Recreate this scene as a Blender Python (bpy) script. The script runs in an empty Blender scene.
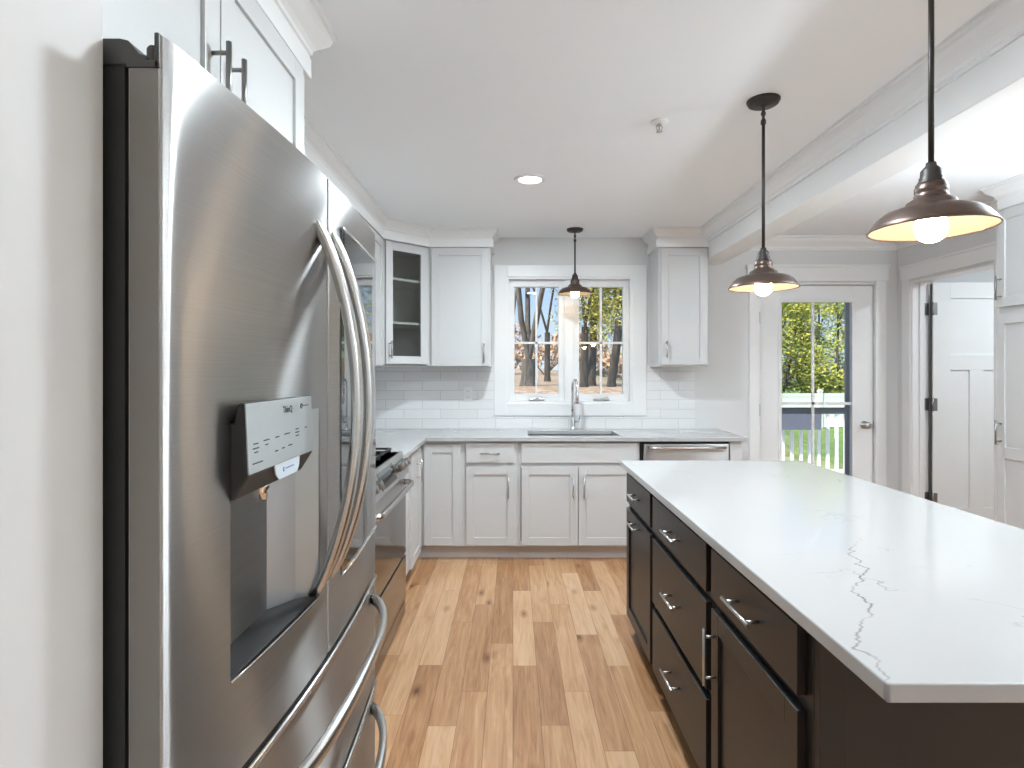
import bpy, bmesh, math, random
from mathutils import Vector, Matrix
random.seed(7)
PI = math.pi
SC = bpy.context.scene
COL = SC.collection

# ------------------------------------------------------------------ camera
F = 585.0; CX = 513.0; CY = 371.0; H = 1.40          # focal length / principal point in pixels of 1024x768, eye height
cd = bpy.data.cameras.new('camera'); cam = bpy.data.objects.new('camera', cd); COL.objects.link(cam)
cam.location = (0, 0, H); cam.rotation_euler = (PI/2, 0, 0)
cd.sensor_fit = 'HORIZONTAL'; cd.sensor_width = 36.0; cd.lens = F/1024*36
cd.shift_x = -(CX-512)/1024; cd.shift_y = (CY-384)/1024
cd.clip_start = 0.02; cd.clip_end = 300
SC.camera = cam

# ------------------------------------------------------------------ colour management, world, sun
SC.view_settings.view_transform = 'Standard'; SC.view_settings.look = 'None'
SC.view_settings.exposure = 1.08; SC.view_settings.gamma = 1.0; SC.view_settings.use_curve_mapping = False
SC.cycles.max_bounces = 10; SC.cycles.diffuse_bounces = 6; SC.cycles.glossy_bounces = 5
SC.cycles.transmission_bounces = 6; SC.cycles.transparent_max_bounces = 12
SC.cycles.use_denoising = True; SC.cycles.caustics_reflective = False; SC.cycles.caustics_refractive = False
SC.cycles.sample_clamp_indirect = 8.0; SC.cycles.blur_glossy = 0.5

w = bpy.data.worlds.new('sky'); SC.world = w; w.use_nodes = True
nt = w.node_tree; nt.nodes.clear()
out = nt.nodes.new('ShaderNodeOutputWorld'); bg = nt.nodes.new('ShaderNodeBackground')
tc = nt.nodes.new('ShaderNodeTexCoord'); sp = nt.nodes.new('ShaderNodeSeparateXYZ'); rp = nt.nodes.new('ShaderNodeValToRGB')
rp.color_ramp.elements[0].position = 0.0; rp.color_ramp.elements[0].color = (0.78, 0.88, 1.0, 1)
rp.color_ramp.elements[1].position = 0.55; rp.color_ramp.elements[1].color = (0.30, 0.50, 0.92, 1)
e = rp.color_ramp.elements.new(0.14); e.color = (0.50, 0.70, 1.0, 1)
nt.links.new(tc.outputs['Generated'], sp.inputs[0]); nt.links.new(sp.outputs['Z'], rp.inputs[0])
nt.links.new(rp.outputs[0], bg.inputs[0]); bg.inputs[1].default_value = 0.52
nt.links.new(bg.outputs[0], out.inputs[0])

sd = bpy.data.lights.new('sun', 'SUN'); sun = bpy.data.objects.new('sun', sd); COL.objects.link(sun)
sd.energy = 3.5; sd.angle = 0.01; sd.color = (1.0, 0.93, 0.82)
sun.rotation_euler = Vector((0.56, 0.42, -0.71)).to_track_quat('-Z', 'Y').to_euler()

LAMP_W = 15.0          # one recessed downlight
LAMP_C = (0.82, 0.93, 1.0)
FILL_BOWL_W = 80.0           # unseen bowl uplights, added beside and behind the camera to lift the ceiling

# ------------------------------------------------------------------ materials
def mat(name, col, rough=0.5, metal=0.0, spec=0.5, **kw):
    m = bpy.data.materials.new(name); m.use_nodes = True
    b = m.node_tree.nodes['Principled BSDF']
    b.inputs['Base Color'].default_value = (*col, 1); b.inputs['Roughness'].default_value = rough
    b.inputs['Metallic'].default_value = metal; b.inputs['Specular IOR Level'].default_value = spec
    for k, v in kw.items(): b.inputs[k.replace('_', ' ')].default_value = v
    return m
def N(m, t, **kw):
    n = m.node_tree.nodes.new(t)
    for k, v in kw.items():
        if k in ('op', 'operation'): n.operation = v
        else: setattr(n, k, v)
    return n
def L(m, a, b): m.node_tree.links.new(a, b)
def BS(m): return m.node_tree.nodes['Principled BSDF']
def math_(m, op, a, b=None, c=None):
    n = N(m, 'ShaderNodeMath', op=op)
    for i, v in enumerate((a, b, c)):
        if v is None: continue
        if isinstance(v, (int, float)): n.inputs[i].default_value = v
        else: L(m, v, n.inputs[i])
    return n.outputs[0]
def ramp(m, fac, stops):
    n = N(m, 'ShaderNodeValToRGB'); els = n.color_ramp.elements
    while len(els) < len(stops): els.new(0.5)
    for el, (p, c) in zip(els, stops): el.position = p; el.color = (*c, 1) if len(c) == 3 else c
    L(m, fac, n.inputs[0]); return n.outputs[0]
def bump(m, h, strength=0.1, dist=0.01):
    n = N(m, 'ShaderNodeBump'); n.inputs['Strength'].default_value = strength; n.inputs['Distance'].default_value = dist
    L(m, h, n.inputs['Height']); L(m, n.outputs[0], BS(m).inputs['Normal'])
def pos(m): 
    g = N(m, 'ShaderNodeNewGeometry'); s = N(m, 'ShaderNodeSeparateXYZ'); L(m, g.outputs['Position'], s.inputs[0]); return s.outputs
def comb(m, x, y, z):
    n = N(m, 'ShaderNodeCombineXYZ')
    for i, v in enumerate((x, y, z)):
        if isinstance(v, (int, float)): n.inputs[i].default_value = v
        else: L(m, v, n.inputs[i])
    return n.outputs[0]
def noise(m, vec, scale, detail=3, rough=0.5, dist=0.0):
    n = N(m, 'ShaderNodeTexNoise'); n.inputs['Scale'].default_value = scale; n.inputs['Detail'].default_value = detail
    n.inputs['Roughness'].default_value = rough; n.inputs['Distortion'].default_value = dist
    if vec is not None: L(m, vec, n.inputs['Vector'])
    return n.outputs[0]

def painted(name, col, rough=0.5, bs=0.03, sc=60):
    m = mat(name, col, rough); g = N(m, 'ShaderNodeNewGeometry')
    bump(m, noise(m, g.outputs['Position'], sc, 2), bs, 0.004); return m
WALL = painted('wall_paint', (0.68, 0.68, 0.68), 0.6)
CEIL = painted('ceiling_paint', (0.90, 0.93, 0.96), 0.7)
TRIM = painted('trim_paint', (0.80, 0.80, 0.80), 0.35, 0.01)
CAB = painted('cabinet_paint', (0.57, 0.57, 0.57), 0.35, 0.01)
CABIN = mat('cabinet_inside', (0.70, 0.70, 0.66), 0.5)
DARK = painted('espresso_paint', (0.017, 0.0145, 0.0135), 0.40, 0.03, 200)
NICK = mat('brushed_nickel', (0.50, 0.49, 0.48), 0.28, 1.0)
CHROME = mat('chrome', (0.82, 0.83, 0.85), 0.06, 1.0)
BLACK = mat('black_plastic', (0.012, 0.012, 0.013), 0.4)
GAP = mat('shadow_gap_black', (0.004, 0.004, 0.004), 0.8)
CHAR = mat('charcoal_plastic', (0.075, 0.075, 0.075), 0.45)
CASE = mat('charcoal_case', (0.035, 0.035, 0.036), 0.5)
BRONZE = mat('oil_rubbed_bronze', (0.115, 0.080, 0.066), 0.36, 0.7)
RODM = mat('dark_bronze_rod', (0.05, 0.043, 0.04), 0.45, 0.6)
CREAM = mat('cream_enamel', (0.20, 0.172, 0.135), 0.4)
IRON = mat('cast_iron', (0.015, 0.015, 0.016), 0.55)
WHITEP = mat('white_plastic', (0.80, 0.80, 0.80), 0.3)
VINYL = mat('white_vinyl', (0.82, 0.83, 0.85), 0.4)
HINGE = mat('satin_hinge', (0.30, 0.29, 0.28), 0.35, 1.0)
SINKM = mat('sink_steel', (0.42, 0.42, 0.42), 0.3, 1.0)
PLANTERM = mat('grey_planter', (0.16, 0.17, 0.22), 0.5)
STORM = mat('storm_door_grey', (0.20, 0.23, 0.28), 0.4)
BLUEINK = mat('blue_ink', (0.10, 0.22, 0.55), 0.5)
INK = mat('dark_ink', (0.05, 0.05, 0.06), 0.5)
TAGM = mat('pale_blue_tag', (0.62, 0.72, 0.80), 0.35)

def steel(name, col, rough, aniso=0.9):
    m = mat(name, col, rough, 1.0, Anisotropic=0.0)
    an = N(m, 'ShaderNodeBsdfAnisotropic'); an.distribution = 'GGX'; an.inputs['Roughness'].default_value = rough; an.inputs['Anisotropy'].default_value = aniso
    L(m, comb(m, 0, 0, 1), an.inputs['Tangent']); an.inputs['Rotation'].default_value = 0.25
    mxs = N(m, 'ShaderNodeMixShader'); mxs.inputs[0].default_value = 0.72
    L(m, BS(m).outputs[0], mxs.inputs[1]); L(m, an.outputs[0], mxs.inputs[2]); L(m, mxs.outputs[0], m.node_tree.nodes['Material Output'].inputs['Surface'])
    g = N(m, 'ShaderNodeNewGeometry'); mp = N(m, 'ShaderNodeMapping'); mp.inputs['Scale'].default_value = (3, 3, 900)
    L(m, g.outputs['Position'], mp.inputs[0]); n = noise(m, mp.outputs[0], 1.0, 2)
    L(m, ramp(m, n, [(0.3, tuple(c*0.93 for c in col)), (0.7, tuple(min(1, c*1.05) for c in col))]), BS(m).inputs['Base Color'])
    L(m, BS(m).inputs['Base Color'].links[0].from_socket, an.inputs['Color'])
    return m
STEEL = steel('brushed_steel', (0.43, 0.42, 0.41), 0.32, 0.8)
STEELSIDE = mat('steel_side', (0.26, 0.245, 0.235), 0.5, 0.6)
STEELR = steel('range_steel', (0.58, 0.57, 0.56), 0.28, 0.7)
HANDLE = steel('polished_handle_steel', (0.62, 0.61, 0.60), 0.24, 0.6)
PANELM = mat('control_panel_silver', (0.56, 0.61, 0.64), 0.3, 0.6)
RECESS = mat('dispenser_steel', (0.50, 0.52, 0.54), 0.40, 0.85)
DKGLASS = mat('black_glass', (0.012, 0.012, 0.013), 0.04, 0.0, 0.6)
DOORGLASS = mat('mirror_black_glass', (0.16, 0.17, 0.175), 0.03, 1.0)
OVENGLASS = mat('smoked_oven_glass', (0.15, 0.13, 0.12), 0.10, 1.0)

def glass(name, tint=(1, 1, 1), ior=1.45):
    m = bpy.data.materials.new(name); m.use_nodes = True; t = m.node_tree; t.nodes.clear()
    o = t.nodes.new('ShaderNodeOutputMaterial'); mx = t.nodes.new('ShaderNodeMixShader'); fr = t.nodes.new('ShaderNodeFresnel')
    tr = t.nodes.new('ShaderNodeBsdfTransparent'); gl = t.nodes.new('ShaderNodeBsdfGlossy')
    fr.inputs[0].default_value = ior; tr.inputs[0].default_value = (*tint, 1); gl.inputs['Roughness'].default_value = 0.01
    t.links.new(fr.outputs[0], mx.inputs[0]); t.links.new(tr.outputs[0], mx.inputs[1]); t.links.new(gl.outputs[0], mx.inputs[2])
    t.links.new(mx.outputs[0], o.inputs[0]); return m
GLASS = glass('window_glass', (0.96, 0.98, 0.97))
CABGLASS = glass('cabinet_glass', (0.93, 0.95, 0.93))

def emit(name, col, s):
    m = bpy.data.materials.new(name); m.use_nodes = True; t = m.node_tree; t.nodes.clear()
    o = t.nodes.new('ShaderNodeOutputMaterial'); e = t.nodes.new('ShaderNodeEmission')
    e.inputs[0].default_value = (*col, 1); e.inputs[1].default_value = s; t.links.new(e.outputs[0], o.inputs[0]); return m
BULB = emit('warm_bulb', (1.0, 0.77, 0.54), 40.0)
BULBS = emit('dim_warm_bulb', (1.0, 0.74, 0.45), 18.0)
LED = emit('led_diffuser', (1.0, 0.97, 0.93), 7.0)
OPAL = emit('opal_globe', (1.0, 0.97, 0.93), 4.0)

def wood_floor():
    m = mat('oak_floor', (0.5, 0.3, 0.15), 0.32)
    p = pos(m); W = 0.112
    u = math_(m, 'DIVIDE', p[0], W); iu = math_(m, 'FLOOR', u); fu = math_(m, 'FRACT', u)
    wn = N(m, 'ShaderNodeTexWhiteNoise', noise_dimensions='1D'); L(m, iu, wn.inputs['W'])
    v = math_(m, 'ADD', math_(m, 'DIVIDE', p[1], 0.95), math_(m, 'MULTIPLY', wn.outputs[0], 17.3))
    iv = math_(m, 'FLOOR', v); fv = math_(m, 'FRACT', v)
    wn2 = N(m, 'ShaderNodeTexWhiteNoise', noise_dimensions='2D'); L(m, comb(m, iu, iv, 0), wn2.inputs['Vector'])
    rnd = wn2.outputs[0]
    off = math_(m, 'MULTIPLY', rnd, 40)
    gv = comb(m, math_(m, 'MULTIPLY', p[0], 26), math_(m, 'MULTIPLY', p[1], 2.2), off)
    g1 = noise(m, gv, 1.0, 6, 0.62, 1.2)
    gv2 = comb(m, math_(m, 'MULTIPLY', p[0], 160), math_(m, 'MULTIPLY', p[1], 5), off)
    g2 = noise(m, gv2, 1.0, 3)
    t = math_(m, 'ADD', math_(m, 'MULTIPLY', rnd, 0.36), math_(m, 'ADD', math_(m, 'MULTIPLY', g1, 0.62), math_(m, 'MULTIPLY', g2, 0.26)))
    c = ramp(m, math_(m, 'MULTIPLY', t, 0.80), [(0.24, (0.25, 0.105, 0.042)), (0.42, (0.45, 0.238, 0.115)), (0.56, (0.585, 0.350, 0.190)), (0.76, (0.70, 0.485, 0.315))])
    # knots
    kn = N(m, 'ShaderNodeTexVoronoi'); kn.inputs['Scale'].default_value = 1.0
    L(m, comb(m, math_(m, 'MULTIPLY', p[0], 6.5), math_(m, 'MULTIPLY', p[1], 2.6), off), kn.inputs['Vector'])
    k = ramp(m, kn.outputs['Distance'], [(0.035, (0.08, 0.035, 0.02)), (0.09, (0.62, 0.5, 0.42)), (0.20, (1, 1, 1))])
    mx = N(m, 'ShaderNodeMix', data_type='RGBA', blend_type='MULTIPLY'); mx.inputs[0].default_value = 0.8
    L(m, c, mx.inputs[6]); L(m, k, mx.inputs[7])
    # joints
    ju = math_(m, 'MINIMUM', fu, math_(m, 'SUBTRACT', 1.0, fu)); jv = math_(m, 'MINIMUM', fv, math_(m, 'SUBTRACT', 1.0, fv))
    ju = math_(m, 'MULTIPLY', ju, W); jv = math_(m, 'MULTIPLY', jv, 0.95)
    j = math_(m, 'MINIMUM', ju, jv)
    jr = ramp(m, math_(m, 'MULTIPLY', j, 100), [(0.05, (0.45, 0.40, 0.36)), (0.16, (1, 1, 1))])
    mx2 = N(m, 'ShaderNodeMix', data_type='RGBA', blend_type='MULTIPLY'); mx2.inputs[0].default_value = 1.0
    L(m, mx.outputs[2], mx2.inputs[6]); L(m, jr, mx2.inputs[7])
    L(m, mx2.outputs[2], BS(m).inputs['Base Color'])
    bump(m, jr, 0.25, 0.002)
    return m
OAK = wood_floor()

def quartz():
    m = mat('veined_quartz', (0.8, 0.8, 0.8), 0.10)
    g = N(m, 'ShaderNodeNewGeometry'); P = g.outputs['Position']; p = pos(m)
    def vein(scale, width, seed, thr):
        o = N(m, 'ShaderNodeVectorMath', op='ADD'); L(m, P, o.inputs[0]); o.inputs[1].default_value = (seed, seed*1.7, 0)
        n = noise(m, o.outputs[0], scale, 5, 0.55, 0.6)
        d = math_(m, 'ABSOLUTE', math_(m, 'SUBTRACT', n, 0.5))
        v = math_(m, 'SUBTRACT', 1.0, math_(m, 'MINIMUM', math_(m, 'DIVIDE', d, width), 1.0))
        o2 = N(m, 'ShaderNodeVectorMath', op='ADD'); L(m, P, o2.inputs[0]); o2.inputs[1].default_value = (seed*3, seed, 0)
        mk = noise(m, o2.outputs[0], 2.6, 2)
        return math_(m, 'MULTIPLY', v, ramp(m, mk, [(thr, (0, 0, 0)), (thr+0.10, (1, 1, 1))]))
    v1 = vein(3.2, 0.008, 3.1, 0.56); v2 = vein(6.5, 0.014, 9.4, 0.60)
    # one long wandering vein, given by its path on the slab (corner of the island to its middle)
    nz = noise(m, comb(m, 2.0, math_(m, 'MULTIPLY', p[1], 3.2), 0), 1.0, 5, 0.60)
    cx_ = math_(m, 'ADD', 0.135+0.0, math_(m, 'ADD', math_(m, 'MULTIPLY', p[1], 0.49), math_(m, 'MULTIPLY', math_(m, 'SUBTRACT', nz, 0.5), 0.42)))
    d = math_(m, 'ABSOLUTE', math_(m, 'SUBTRACT', p[0], cx_))
    br = noise(m, P, 22, 3)
    lw = math_(m, 'MULTIPLY', br, 0.0085)
    v3 = math_(m, 'SUBTRACT', 1.0, math_(m, 'MINIMUM', math_(m, 'DIVIDE', d, lw), 1.0))
    lim = ramp(m, math_(m, 'MULTIPLY', p[1], 0.5), [(0.80, (1, 1, 1)), (0.86, (0, 0, 0))])
    v3 = math_(m, 'MULTIPLY', math_(m, 'MULTIPLY', v3, lim), ramp(m, noise(m, P, 9, 2), [(0.32, (0.25, 0.25, 0.25)), (0.55, (1, 1, 1))]))
    v = math_(m, 'MINIMUM', math_(m, 'ADD', math_(m, 'ADD', math_(m, 'MULTIPLY', v1, 0.42), math_(m, 'MULTIPLY', v2, 0.22)), math_(m, 'MULTIPLY', v3, 0.75)), 1.0)
    cl = noise(m, P, 1.6, 3)
    v = math_(m, 'MINIMUM', math_(m, 'ADD', v, math_(m, 'MULTIPLY', cl, 0.05)), 1.0)
    L(m, ramp(m, v, [(0.0, (0.44, 0.44, 0.44)), (1.0, (0.07, 0.065, 0.065))]), BS(m).inputs['Base Color'])
    return m
QUARTZ = quartz()

def tile():
    m = mat('white_subway_tile', (0.78, 0.78, 0.78), 0.10)
    p = pos(m)
    br = N(m, 'ShaderNodeTexBrick'); br.offset = 0.5; br.squash = 1.0
    br.inputs['Scale'].default_value = 1.0; br.inputs['Brick Width'].default_value = 0.308; br.inputs['Row Height'].default_value = 0.0792
    br.inputs['Mortar Size'].default_value = 0.0022; br.inputs['Mortar Smooth'].default_value = 0.2; br.inputs['Bias'].default_value = 0.0
    br.inputs['Color1'].default_value = (0.74, 0.74, 0.74, 1); br.inputs['Color2'].default_value = (0.80, 0.80, 0.80, 1)
    br.inputs['Mortar'].default_value = (0.56, 0.56, 0.56, 1)
    L(m, comb(m, math_(m, 'ADD', p[0], p[1]), math_(m, 'SUBTRACT', p[2], 0.92), 0), br.inputs['Vector'])
    L(m, br.outputs['Color'], BS(m).inputs['Base Color'])
    wv = noise(m, comb(m, math_(m, 'MULTIPLY', math_(m, 'ADD', p[0], p[1]), 9), 0, math_(m, 'MULTIPLY', p[2], 40)), 1.0, 2)
    h = math_(m, 'ADD', math_(m, 'MULTIPLY', br.outputs['Fac'], -1.0), math_(m, 'MULTIPLY', wv, 1.1))
    bump(m, h, 0.28, 0.004)
    return m
TILE = tile()

def ground_mat():
    m = mat('leafy_lawn', (0.3, 0.25, 0.12), 0.9)
    p = pos(m); g = N(m, 'ShaderNodeNewGeometry')
    n1 = noise(m, g.outputs['Position'], 0.35, 5, 0.6); n2 = noise(m, g.outputs['Position'], 4.0, 6, 0.75)
    leaf = ramp(m, n2, [(0.3, (0.14, 0.09, 0.05)), (0.5, (0.42, 0.29, 0.19)), (0.7, (0.66, 0.55, 0.43))])
    gr = ramp(m, n2, [(0.3, (0.08, 0.15, 0.03)), (0.7, (0.26, 0.40, 0.09))])
    xf = ramp(m, math_(m, 'ADD', math_(m, 'MULTIPLY', p[0], 0.1), math_(m, 'MULTIPLY', n1, 0.5)), [(0.62, (0, 0, 0)), (0.85, (1, 1, 1))])
    mx = N(m, 'ShaderNodeMix', data_type='RGBA'); L(m, xf, mx.inputs[0]); L(m, leaf, mx.inputs[6]); L(m, gr, mx.inputs[7])
    L(m, mx.outputs[2], BS(m).inputs['Base Color']); return m
GROUND = ground_mat()
def bark(name, a, b):
    m = mat(name, a, 0.9); g = N(m, 'ShaderNodeNewGeometry'); mp = N(m, 'ShaderNodeMapping'); mp.inputs['Scale'].default_value = (9, 9, 1.6)
    L(m, g.outputs['Position'], mp.inputs[0]); n = noise(m, mp.outputs[0], 1.2, 5, 0.65)
    L(m, ramp(m, n, [(0.32, a), (0.68, b)]), BS(m).inputs['Base Color']); bump(m, n, 0.6, 0.05); return m
BARK = bark('grey_bark', (0.035, 0.030, 0.026), (0.19, 0.165, 0.14))
BARKD = bark('dark_bark', (0.018, 0.014, 0.011), (0.10, 0.076, 0.058))
def leafmat(name, cols):
    m = mat(name, cols[0], 0.7); g = N(m, 'ShaderNodeNewGeometry')
    L(m, ramp(m, g.outputs['Random Per Island'], [(i/max(1, len(cols)-1), c) for i, c in enumerate(cols)]), BS(m).inputs['Base Color'])
    BS(m).inputs['Subsurface Weight'].default_value = 0.0; return m
LEAF_YG = leafmat('yellow_green_leaves', [(0.16, 0.26, 0.03), (0.44, 0.48, 0.07), (0.70, 0.58, 0.10), (0.30, 0.42, 0.07), (0.78, 0.66, 0.24)])
LEAF_G = leafmat('green_leaves', [(0.10, 0.20, 0.05), (0.22, 0.36, 0.09), (0.38, 0.50, 0.14), (0.55, 0.58, 0.20)])
LEAF_OL = leafmat('olive_leaves', [(0.10, 0.11, 0.02), (0.26, 0.28, 0.05), (0.48, 0.44, 0.08), (0.66, 0.55, 0.14)])
LEAF_OR = leafmat('rust_leaves', [(0.28, 0.12, 0.05), (0.50, 0.28, 0.13), (0.66, 0.46, 0.28), (0.55, 0.44, 0.32)])
DECKM = mat('pale_deck_boards', (0.68, 0.67, 0.65), 0.7)

# ------------------------------------------------------------------ mesh builder
class MB:
    def __init__(s): s.bm = bmesh.new()
    def box(s, x0, x1, y0, y1, z0, z1):
        x0, x1 = min(x0, x1), max(x0, x1); y0, y1 = min(y0, y1), max(y0, y1); z0, z1 = min(z0, z1), max(z0, z1)
        v = [s.bm.verts.new(p) for p in ((x0,y0,z0),(x1,y0,z0),(x1,y1,z0),(x0,y1,z0),(x0,y0,z1),(x1,y0,z1),(x1,y1,z1),(x0,y1,z1))]
        for f in ((3,2,1,0),(4,5,6,7),(0,1,5,4),(1,2,6,5),(2,3,7,6),(3,0,4,7)): s.bm.faces.new([v[i] for i in f])
        return s
    def prism(s, pts, a, b, axis='y'):
        """polygon extruded along an axis: axis y takes (x,z) points, z takes (x,y), x takes (y,z)"""
        f = {'y': lambda p, t: (p[0], t, p[1]), 'z': lambda p, t: (p[0], p[1], t), 'x': lambda p, t: (t, p[0], p[1])}[axis]
        A = [s.bm.verts.new(f(p, a)) for p in pts]; B = [s.bm.verts.new(f(p, b)) for p in pts]
        n = len(pts); fs = [s.bm.faces.new(A), s.bm.faces.new(B[::-1])]
        for i in range(n): fs.append(s.bm.faces.new((A[i], B[i], B[(i+1) % n], A[(i+1) % n])))
        bmesh.ops.recalc_face_normals(s.bm, faces=fs); return s
    def lathe(s, prof, cx=0, cy=0, cz=0, n=32, axis='z', cap=True):
        rings = []
        def pt(r, h, a):
            c, d = r*math.cos(a), r*math.sin(a)
            return {'z': (cx+c, cy+d, cz+h), 'x': (cx+h, cy+c, cz+d), 'y': (cx+c, cy+h, cz+d)}[axis]
        for r, h in prof:
            rings.append([s.bm.verts.new(pt(max(r, 1e-5), h, 2*PI*i/n)) for i in range(n)])
        fs = []
        for A, B in zip(rings, rings[1:]):
            for i in range(n): fs.append(s.bm.faces.new((A[i], A[(i+1) % n], B[(i+1) % n], B[i])))
        if cap:
            fs.append(s.bm.faces.new(rings[0][::-1])); fs.append(s.bm.faces.new(rings[-1]))
        for f in fs: f.smooth = True
        if cap: bmesh.ops.recalc_face_normals(s.bm, faces=fs)
        return s
    def tube(s, pts, r, n=10, cap=True):
        pts = [Vector(p) for p in pts]; rs = r if isinstance(r, (list, tuple)) else [r]*len(pts); rings = []
        ref = None
        for i, p in enumerate(pts):
            t = (pts[min(i+1, len(pts)-1)] - pts[max(i-1, 0)]).normalized()
            if ref is None: ref = t.orthogonal().normalized()
            u = (ref - t*ref.dot(t)); u = u.normalized() if u.length > 1e-6 else t.orthogonal().normalized()
            ref = u; v = t.cross(u)
            rings.append([s.bm.verts.new(p + (u*math.cos(2*PI*k/n) + v*math.sin(2*PI*k/n))*rs[i]) for k in range(n)])
        for A, B in zip(rings, rings[1:]):
            for k in range(n): s.bm.faces.new((A[k], A[(k+1) % n], B[(k+1) % n], B[k])).smooth = True
        if cap: s.bm.faces.new(rings[0][::-1]); s.bm.faces.new(rings[-1])
        return s
    def sweep(s, path, sect, side, smooth=True):
        """section (a,b) swept along path; a runs along the fixed vector side, b along side x tangent"""
        path = [Vector(p) for p in path]; side = Vector(side).normalized(); rings = []
        for i, p in enumerate(path):
            t = (path[min(i+1, len(path)-1)] - path[max(i-1, 0)]).normalized(); v = side.cross(t).normalized()
            rings.append([s.bm.verts.new(p + side*a + v*b) for a, b in sect])
        n = len(sect); fs = []
        for A, B in zip(rings, rings[1:]):
            for k in range(n): fs.append(s.bm.faces.new((A[k], A[(k+1) % n], B[(k+1) % n], B[k])))
        fs.append(s.bm.faces.new(rings[0][::-1])); fs.append(s.bm.faces.new(rings[-1]))
        for f in fs[:-2]: f.smooth = smooth
        bmesh.ops.recalc_face_normals(s.bm, faces=fs); return s
    def moulding(s, path, prof):
        """profile (out, z) run along a plan path [(x,y)] with mitred corners; out is to the RIGHT of travel"""
        P = [Vector((x, y)) for x, y in path]; rings = []
        def rn(a, b): d = (b-a).normalized(); return Vector((d.y, -d.x))
        for i, p in enumerate(P):
            if i == 0: m = rn(P[0], P[1])
            elif i == len(P)-1: m = rn(P[-2], P[-1])
            else:
                a, b = rn(P[i-1], P[i]), rn(P[i], P[i+1]); m = (a+b).normalized(); m = m/max(0.2, m.dot(a))
            rings.append([s.bm.verts.new((p.x+m.x*o, p.y+m.y*o, z)) for o, z in prof])
        n = len(prof); fs = []
        for A, B in zip(rings, rings[1:]):
            for k in range(n): fs.append(s.bm.faces.new((A[k], A[(k+1) % n], B[(k+1) % n], B[k])))
        fs.append(s.bm.faces.new(rings[0][::-1])); fs.append(s.bm.faces.new(rings[-1]))
        bmesh.ops.recalc_face_normals(s.bm, faces=fs); return s
    def sphere(s, c, r, seg=20, zs=1.0):
        r_ = bmesh.ops.create_uvsphere(s.bm, u_segments=seg, v_segments=seg//2, radius=r, matrix=Matrix.Translation(c) @ Matrix.Diagonal((1, 1, zs, 1)))
        for v in r_['verts']:
            for f in v.link_faces: f.smooth = True
        return s

WM = {}
def wmat(o): return WM.get(o.name, Matrix.Identity(4))
def finish(o, parent=None):
    if parent is not None: o.parent = parent; WM[o.name] = wmat(parent).copy()
    return o
def part(name, mb, m, parent=None, world=True, bevel=0.0, label=None, seg=2):
    """link a mesh; in world coordinates unless world=False (then in the parent's own frame)"""
    if parent is not None and world: bmesh.ops.transform(mb.bm, matrix=wmat(parent).inverted(), verts=mb.bm.verts)
    me = bpy.data.meshes.new(name); mb.bm.to_mesh(me); mb.bm.free(); me.materials.append(m)
    o = bpy.data.objects.new(name, me); COL.objects.link(o)
    if bevel:
        b = o.modifiers.new('bevel', 'BEVEL'); b.width = bevel; b.segments = seg; b.limit_method = 'ANGLE'; b.angle_limit = math.radians(50)
    if label: o['label'] = label
    return finish(o, parent)
def tag(o, label, cat, group=None, kind=None):
    o['label'] = label; o['category'] = cat
    if group: o['group'] = group
    if kind: o['kind'] = kind
    return o
def thing(name, label, cat, loc=(0, 0, 0), rz=0, group=None, kind=None):
    o = bpy.data.objects.new(name, None); COL.objects.link(o); o.empty_display_size = 0.1
    o.location = loc; o.rotation_euler = (0, 0, rz)
    WM[o.name] = Matrix.Translation(loc) @ Matrix.Rotation(rz, 4, 'Z')
    return tag(o, label, cat, group, kind)
def struct(name, mb, m, label, cat, bevel=0.0):
    return tag(part(name, mb, m, bevel=bevel), label, cat, kind='structure')
def copy_tree(o, parent=None):
    c = o.copy(); COL.objects.link(c)
    if parent is not None: c.parent = parent
    for ch in list(o.children): copy_tree(ch, c)
    return c
def text_mesh(body, size, name, m, parent, M):
    cu = bpy.data.curves.new('t', 'FONT'); cu.body = body; cu.size = size; cu.extrude = 0.0002; cu.offset = 0.00012; cu.align_x = 'CENTER'
    t = bpy.data.objects.new('t', cu); COL.objects.link(t); dg = bpy.context.evaluated_depsgraph_get()
    me = bpy.data.meshes.new_from_object(t.evaluated_get(dg)); bpy.data.objects.remove(t)
    mb = MB(); mb.bm.from_mesh(me); bmesh.ops.transform(mb.bm, matrix=M, verts=mb.bm.verts)
    return part(name, mb, m, parent)

# ------------------------------------------------------------------ room
XL, XR, YB, YR, ZC = -1.277, 3.24, 4.93, -3.2, 2.525
XH = -0.4225                                     # hall wall beside the fridge
struct('floor', MB().box(XL-.2, 5.4, YR-.2, YB+.02, -0.12, 0), OAK, 'natural oak plank floor running away from the camera', 'floor')
struct('ceiling', MB().box(XL-.2, 5.4, YR-.2, YB+.3, ZC, ZC+.15), CEIL, 'flat white ceiling over the kitchen', 'ceiling')
# openings: window x -.05..1.0 z 1.13..2.19 ; door x 2.05..3.07 z 0..2.145
wb = MB()
wb.box(XL-.15, -.05, YB, YB+.15, 0, ZC).box(-.05, 1.0, YB, YB+.15, 0, 1.13).box(-.05, 1.0, YB, YB+.15, 2.19, ZC)
wb.box(1.0, 2.05, YB, YB+.15, 0, ZC).box(2.05, 3.07, YB, YB+.15, 2.145, ZC).box(3.07, 5.4, YB, YB+.15, 0, ZC)
struct('wall_back', wb, WALL, 'white back wall with the sink window and the glazed door', 'wall')
struct('wall_left', MB().box(XL-.15, XL, YR, YB, 0, ZC), WALL, 'white left wall behind fridge, range and counter', 'wall')
struct('wall_hall', MB().box(XL, XH, YR, .604, 0, ZC), WALL, 'smooth white wall end at the left of the fridge', 'wall', 0.002)
wr = MB()                                          # doorway y 3.92..4.75 z 0..2.13, wide window behind the camera y -2.6..-1.2
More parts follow.
